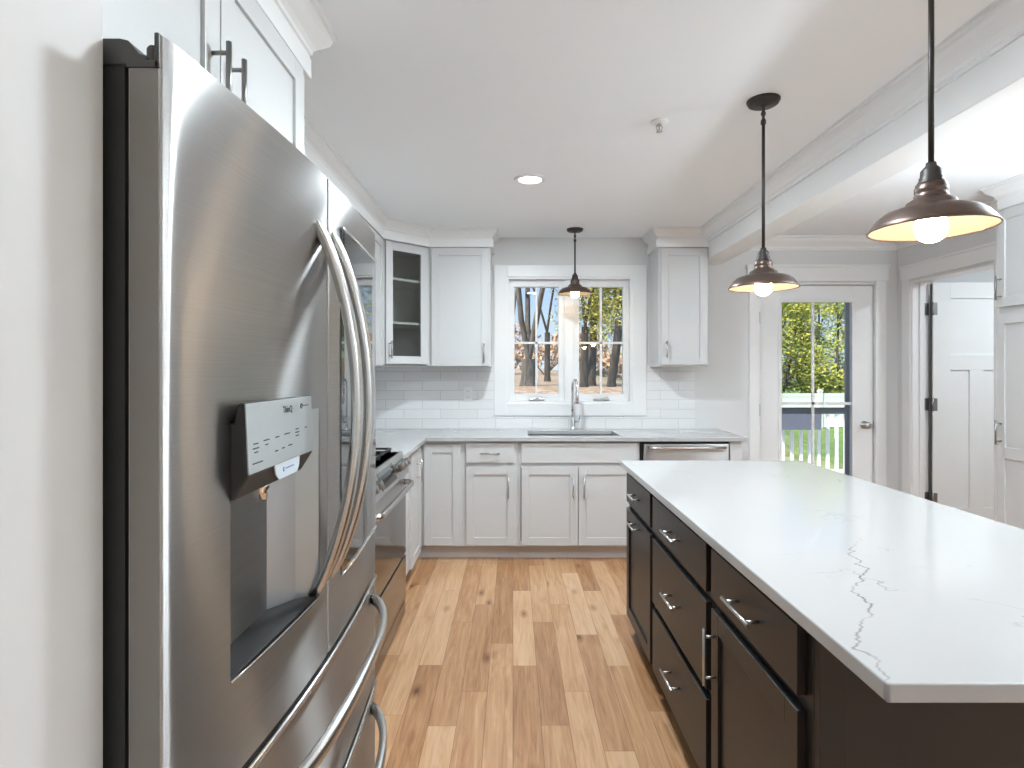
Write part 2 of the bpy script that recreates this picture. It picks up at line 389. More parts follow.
wr.box(XR, XR+.12, 4.75, YB, 0, ZC).box(XR, XR+.12, 3.92, 4.75, 2.13, ZC).box(XR, XR+.12, -1.2, 3.92, 0, ZC)
wr.box(XR, XR+.12, -2.6, -1.2, 2.2, ZC).box(XR, XR+.12, -2.6, -1.2, 0, 0.3).box(XR, XR+.12, YR, -2.6, 0, ZC)
struct('wall_right', wr, WALL, 'white right wall with the open doorway', 'wall')
wq = MB().box(XH, 0.0, YR-.15, YR, 0, ZC).box(0.0, 2.9, YR-.15, YR, 2.25, ZC).box(2.9, XR, YR-.15, YR, 0, ZC).box(0.0, 2.9, YR-.15, YR, 0, 0.25)
struct('wall_rear', wq, WALL, 'white wall behind the camera with a wide window', 'wall')
struct('wall_pantry', MB().box(5.2, 5.35, 2.6, YB, 0, ZC).box(XR+.12, 5.2, 2.45, 2.6, 0, ZC), WALL, 'white walls of the side room beyond the open door', 'wall')

struct('sun_block_roof', MB().box(-.8, 3.8, YR-2.2, YR-.15, 2.42, 2.55), TRIM, 'added unseen roof blocking sun from the wide window behind the camera', 'added sun blocker')  # unseen roof added to keep the sun out of the rear window
# window portals for the unseen windows
def portal(name, loc, rot, sx, sy):
    ld = bpy.data.lights.new(name, 'AREA'); ld.shape = 'RECTANGLE'; ld.size = sx; ld.size_y = sy; ld.cycles.is_portal = True
    o = bpy.data.objects.new(name, ld); COL.objects.link(o); o.location = loc; o.rotation_euler = rot
portal('portal_rear', (1.45, YR-.05, 1.25), (-PI/2, 0, PI), 2.9, 2.0)
portal('portal_right', (XR+.06, -1.9, 1.25), (PI/2, 0, PI/2), 1.4, 1.9)

# beam between kitchen and dining side
BX0, BX1, BZ = 1.543, 1.735, 2.29
struct('trim_1', MB().box(BX0, BX1, YR, YB, BZ, ZC), TRIM, 'white boxed ceiling beam between kitchen and dining side', 'beam', 0.003)
CROWN = [(0, 0), (0.012, 0), (0.012, 0.012), (0.018, 0.016), (0.020, 0.028), (0.030, 0.040), (0.045, 0.052), (0.060, 0.066), (0.068, 0.082), (0.070, 0.092), (0.080, 0.096), (0.080, 0.110), (0, 0.110)]
def crown(z1, sc=1.0, frieze=0.0, fo=0.006):
    pr = [(o*sc, z1-0.110*sc+h*sc) for o, h in CROWN]
    if frieze:
        z0 = z1-0.110*sc
        pr = [(0, z0-frieze), (fo, z0-frieze), (fo, z0)] + pr[1:]
    return pr
struct('trim_2', MB().moulding([(BX0, YB), (BX0, YR)][::-1][::-1], crown(ZC)), TRIM, 'white crown moulding along the left of the ceiling beam', 'crown moulding')
struct('trim_3', MB().moulding([(BX1, YB), (XR, YB)], crown(ZC)), TRIM, 'white crown moulding over the glazed door', 'crown moulding')
struct('trim_4', MB().moulding([(XR, YB), (XR, YR)], crown(ZC)), TRIM, 'white crown moulding along the right wall', 'crown moulding')

# ------------------------------------------------------------------ cabinets: shaker doors in a local frame (x right, -y front)
def shaker(mb, x0, x1, z0, z1, y=0.0, t=0.02, st=0.058, rec=0.009):
    """frame and recessed field, front at y - t"""
    yf = y-t
    mb.box(x0, x0+st, yf, y, z0, z1).box(x1-st, x1, yf, y, z0, z1)
    mb.box(x0+st, x1-st, yf, y, z0, z0+st).box(x0+st, x1-st, yf, y, z1-st, z1)
    mb.box(x0+st, x1-st, yf+rec, y, z0+st, z1-st); return mb
def bar_pull(parent, x, z, y, length=0.15, vertical=True, m=NICK, r=0.0055, so=0.034):
    mb = MB(); h = length/2; q = length*0.36
    if vertical:
        mb.tube([(x, y-so, z-h), (x, y-so, z+h)], r, 12)
        for s in (-q, q): mb.tube([(x, y+.001, z+s), (x, y-so, z+s)], r*0.8, 10)
    else:
        mb.tube([(x-h, y-so, z), (x+h, y-so, z)], r, 12)
        for s in (-q, q): mb.tube([(x+s, y+.001, z), (x+s, y-so, z)], r*0.8, 10)
    return part('handle', mb, m, parent, world=False)
def cabinet(name, label, cat, loc, rz, width, z0, z1, depth, fronts, paint=CAB, toe=0.0, group=None, pull=NICK, frame_gap=None, extra=None):
    """fronts: list of dicts kind door/drawer, x0,x1,z0,z1, handle (x,z,vertical,len) ; local x 0..width, front frame at y=0"""
    t = thing(name, label, cat, loc, rz, group)
    b = MB()
    b.box(0, width, 0, depth, z0+toe, z1)
    if toe: b.box(0, width, 0.065, depth, z0, z0+toe)
    part('body', b, paint, t, world=False, bevel=0.0015)
    for f in fronts:
        if f['kind'] == 'door': mb = shaker(MB(), f['x0'], f['x1'], f['z0'], f['z1'])
        else: mb = MB().box(f['x0'], f['x1'], -.02, 0, f['z0'], f['z1'])
        d = part(f['kind'], mb, paint, t, world=False, bevel=0.0016)
        if f.get('h'):
            hx, hz, hv, hl = f['h']; bar_pull(d, hx, hz, -.02, hl, hv, pull)
    return t
def D(x0, x1, z0, z1, h=None): return dict(kind='door', x0=x0, x1=x1, z0=z0, z1=z1, h=h)
def W(x0, x1, z0, z1, h=None): return dict(kind='drawer', x0=x0, x1=x1, z0=z0, z1=z1, h=h)

FB = 4.325       # face frames of the back base cabinets
# base cabinets, back wall
XI = -0.675      # face frames of the left base cabinets (fronts at -.655)
GB = 'white base cabinets along the back wall'
t = thing('corner_base_cabinet', 'white corner base cabinet left of the drawer cabinet, plain door without handle facing us', 'cabinet', (XI, FB, 0))
XG, YG = XL+.004, YB-.004
b = MB(); b.box(XG, XI, 3.385, YG, .105, .884).box(XI, -.368, FB, YG, .105, .884).box(XG, XI-.065, 3.385, YG, 0, .105).box(XI-.065, -.368, FB+.065, YG, 0, .105)
part('body', b, CAB, t, bevel=0.0015)
part('door', shaker(MB(), -.655, -.388, .115, .856, FB), CAB, t, bevel=.0016)
mb = shaker(MB(), 0, .385, .115, .856)
bmesh.ops.transform(mb.bm, matrix=Matrix.Translation((XI, 3.785+.0, 0)) @ Matrix.Rotation(PI/2, 4, 'Z'), verts=mb.bm.verts)
d = part('door', mb, CAB, t, bevel=.0016)
hb = MB(); xx = -.655+.034
hb.tube([(xx, 3.99, .645), (xx, 3.99, .795)], .0055, 12)
for z in (.675, .765): hb.tube([(-.656, 3.99, z), (xx, 3.99, z)], .0045, 10)
part('handle', hb, NICK, d)
cabinet('drawer_base_cabinet', 'narrow white base cabinet with one drawer over a door, left of the sink cabinet', 'cabinet', (-.368, FB, 0), 0, .404, 0, .884, YB-FB-.004,
        [W(.022, .382, .722, .868, (.200, .795, False, .145)), D(.022, .382, .115, .694, (.336, .545, True, .15))], toe=.105, group=None)
t = thing('sink_base_cabinet', 'wide white base cabinet with two doors under the sink', 'cabinet', (.038, FB, 0))
b = MB(); b.box(.038, .056, FB, YG, .105, .884).box(.917, .935, FB, YG, .105, .884).box(.056, .917, FB, YG, .105, .123).box(.056, .917, YG-.012, YG, .123, .884)
b.box(.056, .917, FB, FB+.02, .69, .884).box(.056, .917, FB, FB+.02, .123, .14).box(.47, .50, FB, FB+.02, .14, .69).box(.038, .935, FB+.065, FB+.085, 0, .105)
part('body', b, CAB, t)
part('drawer_front', MB().box(.062, .917, FB-.02, FB, .722, .868), CAB, t, bevel=.0016)
for x0, x1, hx in ((.062, .478, .440), (.484, .917, .520)):
    dm = shaker(MB(), x0-.038, x1-.038, .115, .694); d = part('door', dm, CAB, t, world=False, bevel=.0016)
    bar_pull(d, hx-.038, .545, -.02, .15, True)
# end panel right of the dishwasher
tag(part('cabinet_end_panel', MB().box(1.598, 1.685, FB-.02, YB, 0, .884), CAB, bevel=.0015), 'white upright end panel right of the dishwasher', 'cabinet panel')
# base cabinet between fridge and range (behind the fridge)
cabinet('drawer_base_cabinet', 'white base cabinet standing between the fridge and the range', 'cabinet', (XI, 1.60, 0), PI/2, .84, 0, .884, XI-XL-.004,
        [W(.02, .82, .722, .868, (.42, .795, False, .145)), D(.02, .415, .115, .694, (.38, .58, True, .15)), D(.425, .82, .115, .694, (.46, .58, True, .15))], toe=.105)

# countertop with sink cut-out, L-shaped, one mesh
ZT = .915
ct = MB()
CE = 4.278
SX0, SX1, SY0, SY1 = .115, .805, 4.385, 4.765
def slab_grid(mb, xs, ys, z0, z1, inside):
    vt = {}
    def V(i, j, z):
        k = (i, j, z)
        if k not in vt: vt[k] = mb.bm.verts.new((xs[i], ys[j], z))
        return vt[k]
    ins = lambda i, j: 0 <= i < len(xs)-1 and 0 <= j < len(ys)-1 and inside((xs[i]+xs[i+1])/2, (ys[j]+ys[j+1])/2)
    for i in range(len(xs)-1):
        for j in range(len(ys)-1):
            if not ins(i, j): continue
            mb.bm.faces.new((V(i,j,z1), V(i+1,j,z1), V(i+1,j+1,z1), V(i,j+1,z1)))
            mb.bm.faces.new((V(i,j+1,z0), V(i+1,j+1,z0), V(i+1,j,z0), V(i,j,z0)))
            if not ins(i-1, j): mb.bm.faces.new((V(i,j,z0), V(i,j,z1), V(i,j+1,z1), V(i,j+1,z0)))
            if not ins(i+1, j): mb.bm.faces.new((V(i+1,j+1,z0), V(i+1,j+1,z1), V(i+1,j,z1), V(i+1,j,z0)))
            if not ins(i, j-1): mb.bm.faces.new((V(i+1,j,z0), V(i+1,j,z1), V(i,j,z1), V(i,j,z0)))
            if not ins(i, j+1): mb.bm.faces.new((V(i,j+1,z0), V(i,j+1,z1), V(i+1,j+1,z1), V(i+1,j+1,z0)))
slab_grid(ct, [XL+.001, -.629, SX0, SX1, 1.719], [3.375, CE, SY0, SY1, YB-.001], ZT-.031, ZT,
          lambda x, y: (x < -.629 or y > CE) and not (SX0 < x < SX1 and SY0 < y < SY1))
tag(part('countertop', ct, QUARTZ, bevel=.003), 'white quartz L-shaped countertop along the back wall with the sink cut-out', 'countertop')
tag(part('countertop', MB().box(XL+.001, -.629, 1.58, 2.45, ZT-.031, ZT), QUARTZ, bevel=.003), 'short white countertop on the base cabinet between fridge and range', 'countertop')

bs = MB()
bs.box(XL, 1.53, YB-.009, YB, ZT, 1.024).box(XL, -.157, YB-.009, YB, 1.024, 1.45).box(1.121, 1.53, YB-.009, YB, 1.024, 1.45)
bs.box(XL, XL+.009, 1.58, YB-.009, ZT, 1.45)
tag(part('backsplash', bs, TILE), 'white glossy subway tile backsplash above the countertop', 'backsplash', kind='structure')

# ------------------------------------------------------------------ upper cabinets
UZ0, UZ1 = 1.435, 2.375
def upper(name, label, loc, rz, width, fronts, z0=UZ0, depth=.304):
    return cabinet(name, label, 'cabinet', loc, rz, width, z0, UZ1+.02, depth, fronts)
UY = YB-.305
upper('wall_cabinet', 'white wall cabinet left of the sink window with one shaker door', (-.667, UY, 0), 0, .490,
      [D(.024, .474, UZ0+.004, UZ1-.008, (.440, 1.54, True, .15))])
upper('wall_cabinet', 'white wall cabinet right of the sink window under the ceiling beam', (1.15, UY, 0), 0, .392,
      [D(.018, .380, UZ0+.014, UZ1-.008, (.055, 1.57, True, .13))])
XU = XL+.305
upper('wall_cabinet', 'white wall cabinet on the left wall beside the glass corner cabinet', (XU, 3.385, 0), PI/2, .925,
      [D(.02, .46, UZ0+.004, UZ1-.008, (.42, 1.54, True, .15)), D(.466, .905, UZ0+.004, UZ1-.008, (.50, 1.54, True, .15))])
upper('wall_cabinet', 'short white wall cabinet above the range on the left wall', (XU, 2.46, 0), PI/2, .915,
      [D(.02, .455, 1.80, UZ1-.008, (.42, 1.9, True, .15)), D(.461, .895, 1.80, UZ1-.008, (.50, 1.9, True, .15))], z0=1.79)
# diagonal glass corner cabinet
dx0, dy0, dx1, dy1 = XU, YB-.61, XL+.61, UY
t = thing('corner_wall_cabinet', 'white diagonal corner wall cabinet with a glass door and two shelves', 'cabinet', (dx0, dy0, 0), PI/4)
DL = math.hypot(dx1-dx0, dy1-dy0)
b = MB()
pl = [(XL, dy0), (dx0, dy0), (dx1, dy1), (dx1, YB), (XL, YB)]
pin = [(XL+.012, dy0+.012), (dx0-.004, dy0+.012), (dx1-.012, dy1+.004), (dx1-.012, YB-.012), (XL+.012, YB-.012)]
b.prism(pl, UZ1-.02, UZ1+.02, 'z').prism(pl, UZ0, UZ0+.02, 'z')
for i in (0, 2, 3, 4):
    a, c = pl[i], pl[(i+1) % 5]; a2, c2 = pin[i], pin[(i+1) % 5]
    b.prism([a, c, c2, a2], UZ0+.02, UZ1-.02, 'z')
part('body', b, CAB, t)
def dbox(mb, x0, x1, y0, y1, z0, z1): return mb.box(x0, x1, y0, y1, z0, z1)
ff = MB().box(0, .03, 0, .018, UZ0, UZ1).box(DL-.03, DL, 0, .018, UZ0, UZ1).box(.03, DL-.03, 0, .018, UZ1-.03, UZ1).box(.03, DL-.03, 0, .018, UZ0, UZ0+.03)
part('face_frame', ff, CAB, t, world=False)
sx0, sx1, sz0, sz1, st = .028, DL-.028, UZ0+.018, UZ1-.012, .06
dm = MB().box(sx0, sx0+st, -.02, 0, sz0, sz1).box(sx1-st, sx1, -.02, 0, sz0, sz1).box(sx0+st, sx1-st, -.02, 0, sz0, sz0+st).box(sx0+st, sx1-st, -.02, 0, sz1-st, sz1)
d = part('door', dm, CAB, t, world=False, bevel=.0016)
part('glass_pane', MB().box(sx0+st, sx1-st, -.011, -.007, sz0+st, sz1-st), CABGLASS, d, world=False)
bar_pull(d, sx0+.028, 1.56, -.02, .13, True)
for z in (1.757, 2.088):
    part('shelf', MB().prism([(XL+.014, dy0+.014), (dx0-.012, dy0+.014), (dx1-.014, dy1+.012), (dx1-.014, YB-.014), (XL+.014, YB-.014)], z, z+.018, 'z'), CAB, t)

# crown over the uppers
fz = ZC-UZ1-.110*.78
struct('trim_5', MB().moulding([(XU, 1.88), (dx0, dy0-.0), (dx1, dy1), (-.177, UY), (-.177, YB)], crown(ZC, .78, fz-.002, .022)), TRIM, 'white crown moulding over the left wall cabinets and glass corner cabinet', 'crown moulding')
struct('trim_6', MB().moulding([(1.15, YB), (1.15, UY), (BX0+.0, UY)], crown(ZC, .78, fz-.002, .022)), TRIM, 'white crown moulding over the cabinet right of the window', 'crown moulding')

# cabinet over the fridge
FX = -.675
t = thing('fridge_wall_cabinet', 'deep white wall cabinet above the fridge with two shaker doors', 'cabinet', (FX, .62, 0), PI/2)
part('body', MB().box(0, 1.275, 0, FX-XL-.001, 1.86, 2.41), CAB, t, world=False, bevel=.0015)
for x0, x1, hx in ((.175, .689, .655), (.695, 1.209, .728)):
    d = part('door', shaker(MB(), x0, x1, 1.875, 2.345, st=.064), CAB, t, world=False, bevel=.0016)
    bar_pull(d, hx, 2.032, -.02, .17, True, HINGE, .0062, .036)
part('crown_moulding', MB().moulding([(FX, .62), (FX, 1.895), (XL, 1.895)], crown(ZC, 1.0, .062, .016)), TRIM, t)

# ------------------------------------------------------------------ refrigerator
FY0, FY1, FM = .612, 1.526, 1.068
def fx(y):
    d = abs(y-1.067); k = .087 if y < 1.067 else .058
    b = k*d*d/.54 if d < .27 else k*(.135 + d-.27)
    return -.338 - b - .0045*math.exp(-(y-FY0)/.006) - .004*math.exp(-(FY1-y)/.009)
def front_plan(y0, y1, back, n=40, r=.004, inset=0.0):
    """plan polygon: bowed front with rounded edges, straight back"""
    pts = [(back, y0)]
    for k in range(5):
        a = PI/2*k/4; pts.append((fx(y0+r)-inset-r+r*math.sin(a), y0+r-r*math.cos(a)))
    ys_ = [y0+r+.003*q for q in (1, 2, 3, 4.5, 6, 8)] + [y0+.035+(y1-y0-.07)*k/n for k in range(n+1)] + [y1-r-.003*q for q in (8, 6, 4.5, 3, 2, 1)]
    for y in ys_: pts.append((fx(y)-inset, y))
    for k in range(5):
        a = PI/2*k/4; pts.append((fx(y1-r)-inset-r+r*math.cos(a), y1-r+r*math.sin(a)))
    pts.append((back, y1)); return pts
fr = thing('refrigerator', 'large stainless french-door refrigerator with water dispenser and two freezer drawers', 'refrigerator', (-.80, 1.069, 0))
part('case', MB().box(-1.25, -.475, FY0+.003, FY1-.003, .03, 1.722).box(-.475, -.408, FY0+.003, FY0+.07, .03, 1.722).box(-.475, -.408, 1.04, FY1-.003, .03, 1.722).box(-.475, -.408, FY0+.07, 1.04, 1.42, 1.722).box(-.475, -.408, FY0+.07, 1.04, .03, .95), CASE, fr)
gk = MB().box(-.408, -.4022, FY0+.012, FY0+.06, .08, 1.715).box(-.408, -.4022, 1.05, FY1-.012, .08, 1.715)
part('door_gasket', gk, BLACK, fr)
DB = -.402
def smooth_front(o):
    for p in o.data.polygons: p.use_smooth = True
    e = o.modifiers.new('split', 'EDGE_SPLIT'); e.split_angle = math.radians(32)
# near door with a hole for the dispenser
DY0, DY1, DZ0, DZ1 = .735, 1.022, 1.008, 1.336
ZD0, ZD1 = .884, 1.718
nd = MB()
pl = front_plan(FY0, FM-.003, DB)
def insert_y(pl, y):
    for i in range(len(pl)-1):
        (xa, ya), (xb, yb) = pl[i], pl[i+1]
        if ya < y < yb and 0 < i < len(pl)-2:
            return pl[:i+1] + [(fx(y), y)] + pl[i+1:]
    return pl
pl = insert_y(insert_y(pl, DY0), DY1)
zs = [ZD0, DZ0, DZ1, ZD1]
G = [[nd.bm.verts.new((x, y, z)) for x, y in pl] for z in zs]
n = len(pl)
for a in range(3):
    for i in range(n):
        j = (i+1) % n
        if a == 1 and pl[i][1] >= DY0-1e-6 and pl[j][1] <= DY1+1e-6 and 0 < i < n-1 and j > i: continue
        nd.bm.faces.new((G[a][i], G[a][j], G[a+1][j], G[a+1][i]))
nd.bm.faces.new(G[0][::-1]); nd.bm.faces.new(G[3])
nd.prism(front_plan(FY0, FM-.003, -.371, r=.004), ZD1-.001, 1.752, 'z')
bmesh.ops.recalc_face_normals(nd.bm, faces=nd.bm.faces)
d1 = part('door', nd, STEEL, fr); smooth_front(d1)
part('door_edge_trim', MB().box(-.4005, -.370, FY0-.0012, FY0+.002, ZD0, 1.716), STEELSIDE, d1)
part('door_top_cap', MB().box(-.404, -.369, FY0-.002, FY0+.09, 1.717, 1.7245).box(-.3745, -.3695, FY0-.002, FY0+.42, 1.717, 1.7535), CHAR, d1, bevel=.001)
# dispenser recess (open box sunk into the door)
rc = MB(); bx = -.398
a = [(fx(DY0)-.001, DY0), (-.440, DY0+.012), (-.458, DY0+.05), (-.452, .85), (-.432, .905), (-.402, .955), (-.372, 1.000), (fx(DY1)-.001, DY1)]
V0 = [rc.bm.verts.new((x, y, DZ0)) for x, y in a]; V1 = [rc.bm.verts.new((x, y, DZ1)) for x, y in a]
for i in range(len(a)-1): rc.bm.faces.new((V0[i], V0[i+1], V1[i+1], V1[i]))
rc.bm.faces.new(V1)
bmesh.ops.recalc_face_normals(rc.bm, faces=rc.bm.faces)
part('dispenser_recess', rc, RECESS, d1)
part('drip_tray', MB().prism([(fx(DY0)-.0015, DY0+.0005)] + a[1:-1] + [(fx(DY1)-.0015, DY1-.0005)], DZ0-.004, DZ0+.003, 'z'), IRON, d1, bevel=.001)
rim = MB()
pth = [(fx(DY0)+.0015, DY0, DZ1-.02), (fx(DY0)+.0005, DY0, DZ0)] + [(fx(DY0+(DY1-DY0)*k/8)+.0015, DY0+(DY1-DY0)*k/8, DZ0) for k in range(1, 8)] + [(fx(DY1)+.0015, DY1, DZ0), (fx(DY1)+.0015, DY1, DZ1-.02)]
rim.tube(pth[1:-1], .0016, 8); part('recess_rim', rim, HANDLE, d1)
# control housing and its silver face
ph = MB()
PA, PB = DY0+.001, .972
ph.prism([(-.440, 1.334), (-.352, 1.334), (-.346, 1.360), (-.3372, 1.360), (-.3332, 1.266), (-.352, 1.236), (-.440, 1.236)], PA, PB, 'y')
hs = d1; hs_ = part('dispenser_housing', ph, CASE, d1, bevel=.003)
cp = MB().prism([(-.3382, 1.3585), (-.3352, 1.3585), (-.3310, 1.2685), (-.3340, 1.2685)], PA-.0005, PB+.0005, 'y')
pn = d1; part('control_panel', cp, PANELM, hs, bevel=.0012)
# legend on the panel: text frame with x along +Y, y along the tilted face
def panel_M(y, z):
    tx = (1.357-z)/(1.357-1.272)
    xf = -.3352 + .0042*tx + .0003
    return Matrix(((0, -.0494, .9988, xf), (1, 0, 0, y), (0, .9988, .0494, z), (0, 0, 0, 1)))
text_mesh('ThinQ', .0135, 'lettering', INK, pn, panel_M(.868, 1.339))
def dash(y, z, l, h=.0016):
    lg = MB()
    tx = (1.357-z)/(1.357-1.272); xf = -.3352+.0042*tx
    part('legend_mark', lg.box(xf-.0005, xf+.0004, y-l/2, y+l/2, z-h/2, z+h/2), INK, pn)
for y, z, l in ((.757, 1.306, .014), (.757, 1.300, .018), (.757, 1.295, .011), (.790, 1.307, .018), (.790, 1.301, .009), (.826, 1.307, .013), (.862, 1.308, .020),
                (.902, 1.311, .012), (.902, 1.306, .016), (.902, 1.301, .012), (.940, 1.310, .011), (.822, 1.288, .009), (.846, 1.289, .009), (.872, 1.290, .014),
                (.760, 1.281, .030), (.944, 1.345, .024)):
    dash(y, z, l)
rg = MB(); rg.lathe([(.0030, -.0005), (.0042, -.0005), (.0042, .0004), (.0030, .0004)], -.3340, .924, 1.345, 16, 'x', cap=False); part('round_icon', rg, INK, pn)
tg = MB(); tp = [(.845, 1.270), (.940, 1.270), (.938, 1.256), (.930, 1.246), (.862, 1.246), (.850, 1.254)]
tp = [(y-.03, z) for y, z in tp]; tg.prism(tp, -.3335, -.3318, 'x'); tgo = d1; part('energy_tag', tg, TAGM, hs, label='pale blue tag hanging under the control panel')
mk = MB().box(-.3319, -.3314, .855, .885, 1.2575, 1.2592); mk.lathe([(.002, 0), (.0032, 0), (.0032, .0006), (.002, .0006)], -.3319, .847, 1.258, 14, 'x', cap=False)
part('tag_print', mk, BLUEINK, tgo)
part('water_nozzle', MB().lathe([(.010, 0), (.010, .012), (.013, .016), (.013, .03)], -.372, .862, 1.212, 16), CHROME, hs)
part('dispenser_paddle', MB().prism([(-.432, 1.205), (-.424, 1.205), (-.404, 1.125), (-.410, 1.118), (-.432, 1.13)], .880, .93, 'y'), STEELSIDE, d1, bevel=.002)
# far door with the dark glass window
fd = MB(); fd.prism(front_plan(FM+.003, FY1, DB), ZD0, ZD1, 'z').prism(front_plan(FM+.003, FY1, -.371, r=.004), ZD1-.001, 1.752, 'z')
d2 = part('door', fd, STEEL, fr); smooth_front(d2)
part('door_top_cap', MB().box(-.3745, -.3695, FY1-.42, FY1+.002, 1.717, 1.7535).box(-.404, -.369, FY1-.09, FY1+.002, 1.717, 1.7245), CHAR, d2, bevel=.001)
gp = MB(); GY0, GY1, GZ0, GZ1 = 1.150, 1.517, 1.0, 1.68
pts = [(fx(GY0+(GY1-GY0)*k/10)+.0015, GY0+(GY1-GY0)*k/10) for k in range(11)]
gp.prism(pts + [(x-.004, y) for x, y in pts[::-1]], GZ0, GZ1, 'z'); g_ = part('glass_panel', gp, DOORGLASS, d2, label='dark mirror-like glass panel'); smooth_front(g_)
gf = MB().sweep([(x+.001, y, GZ1+.002) for x, y in pts], [(-.002, -.002), (.002, -.002), (.002, .002), (-.002, .002)], (0, 0, 1)); part('glass_trim', gf, CHROME, d2)
gf = MB().sweep([(x+.001, y, GZ0-.002) for x, y in pts], [(-.002, -.002), (.002, -.002), (.002, .002), (-.002, .002)], (0, 0, 1))
part('glass_trim', gf, CHROME, d2)
# freezer drawers
for za, zb in ((.612, .874), (.085, .602)):
    dr = MB().prism(front_plan(FY0, FY1, DB, 24), za, zb, 'z')
    o = part('freezer_drawer', dr, STEEL, fr); smooth_front(o)
    lp = MB(); ps = [(fx(FY0+.012+(FY1-FY0-.024)*k/20)+.001, FY0+.012+(FY1-FY0-.024)*k/20, zb-.003) for k in range(21)]
    lp.sweep(ps, [(-.004, -.004), (.004, -.004), (.004, .003), (-.004, .003)], (0, 0, 1)); part('top_lip', lp, HANDLE, o)
    hp = []
    for k in range(33):
        t_ = k/32; y = .675+(1.463-.675)*t_; hp.append((fx(y)-.004+.064*(1-(2*t_-1)**4)**.75 if 0 < k < 32 else fx(y)-.004, y, zb-.040))
    sec = [(.013*math.cos(a)**3 if False else .012*(abs(math.cos(a))**.6)*(1 if math.cos(a) >= 0 else -1), .009*(abs(math.sin(a))**.6)*(1 if math.sin(a) >= 0 else -1)) for a in [2*PI*q/16 for q in range(16)]]
    part('handle', MB().sweep(hp, sec, (0, 0, 1)), HANDLE, o)
# door handles: long bows beside the centre seam
for dd, y in ((d1, 1.026), (d2, 1.110)):
    hp = []
    for k in range(41):
        t_ = k/40; z = 1.010+(1.665-1.010)*t_; hp.append((-.349+.076*(1-(2*t_-1)**2)**.85 if 0 < k < 40 else -.349, y, z))
    sec = [(.017*(abs(math.cos(a))**.55)*(1 if math.cos(a) >= 0 else -1), .009*(abs(math.sin(a))**.55)*(1 if math.sin(a) >= 0 else -1)) for a in [2*PI*q/16 for q in range(16)]]
    part('handle', MB().sweep(hp, sec, (0, 1, 0)), HANDLE, dd)
# hinge cover on the near top corner and feet
hc = MB().prism([(-.46, 1.7215), (-.46, 1.749), (-.412, 1.749), (-.404, 1.747), (-.392, 1.733), (-.384, 1.731), (-.384, 1.7245), (-.404, 1.7245), (-.404, 1.7215)], FY0+.001, FY0+.06, 'y')
hc.lathe([(.007, 0), (.007, .016), (.005, .020), (.0001, .0205)], -.3815, FY0+.010, 1.7245, 16)
part('hinge_cover', hc, CHAR, fr, bevel=.0012)
hc = MB().box(-.46, -.385, FY1-.06, FY1-.001, 1.7245, 1.745); part('hinge_cover', hc, CHAR, fr, bevel=.003)
part('toe_grille', MB().box(-1.2, -.43, FY0+.01, FY1-.01, 0, .08), BLACK, fr)

# ------------------------------------------------------------------ range
RY0, RY1, RX = 2.457, 3.370, -.618
rg = thing('range', 'stainless slide-in gas range with front knobs beyond the fridge', 'range', (-.95, 2.91, 0))
part('body', MB().box(XL+.02, -.655, RY0, RY1, .09, .918).box(XL+.02, -.69, RY0+.01, RY1-.01, 0, .09), STEELSIDE, rg)
part('cooktop', MB().box(XL+.02, -.655, RY0-.0, RY1+.0, .918, .934), STEELR, rg, bevel=.003)
for y0 in (RY0+.03, RY0+.32, RY0+.61):
    gm = MB(); y1 = y0+.275
    for y in (y0, (y0+y1)/2, y1): gm.box(-1.21, -.70, y-.006, y+.006, .950, .962)
    for x in (-1.21, -1.085, -.955, -.825, -.70): gm.box(x-.006, x+.006, y0, y1, .950, .962)
    for x in (-1.205, -.705):
        for y in (y0, y1): gm.box(x-.007, x+.007, y-.007, y+.007, .934, .952)
    part('grate', gm, IRON, rg, bevel=.002)
    for x in (-1.08, -.83): part('burner', MB().lathe([(.045, 0), (.045, .008), (.034, .010), (.030, .016), (.0001, .016)], x, (y0+y1)/2, .934, 20), IRON, rg)
cpz = [(-.655, .934), (-.642, .940), (-.598, .822), (-.606, .812), (-.655, .812)]
cp = part('control_panel', MB().prism(cpz, RY0, RY1, 'y'), STEELR, rg, bevel=.002)
sl = Vector((-.598+.642, 0, .822-.940)).normalized(); nr = Vector((-sl.z, 0, sl.x)); nr = nr if nr.x > 0 else -nr
def onslope(u, out): p = Vector((-.642, 0, .940)) + sl*u + nr*out; return p
a0, a1, o0, o1 = onslope(.022, -.002), onslope(.108, -.002), onslope(.022, .0015), onslope(.108, .0015)
part('display', MB().prism([(a0.x, a0.z), (o0.x, o0.z), (o1.x, o1.z), (a1.x, a1.z)], RY0+.26, RY0+.60, 'y'), DKGLASS, cp)
for y in (RY0+.065, RY0+.16, RY1-.235, RY1-.150, RY1-.065):
    c0 = onslope(.064, 0); c1 = onslope(.064, .012); c2 = onslope(.064, .014); c3 = onslope(.064, .040)
    km = MB().tube([(c0.x, y, c0.z), (c1.x, y, c1.z)], .027, 20).tube([(c2.x, y, c2.z), (c3.x, y, c3.z)], [.023, .020], 20)
    part('knob', km, HINGE, cp, bevel=.001)
od = part('oven_door', MB().box(-.655, RX, RY0+.003, RY1-.003, .355, .806), STEELR, rg, bevel=.004)
part('oven_window', MB().box(RX-.004, RX+.0012, RY0+.006, RY1-.006, .362, .735), OVENGLASS, od)
hy0, hy1 = RY0+.03, RY1-.05
hp = [(RX-.004, hy0, .772), (RX+.03, hy0+.004, .772), (RX+.052, hy0+.03, .772)] + [(RX+.056, hy0+.06+(hy1-hy0-.12)*k/6, .772) for k in range(7)] + [(RX+.052, hy1-.03, .772), (RX+.03, hy1-.004, .772), (RX-.004, hy1, .772)]
sec = [(.015*math.cos(a), .010*math.sin(a)) for a in [2*PI*q/14 for q in range(14)]]
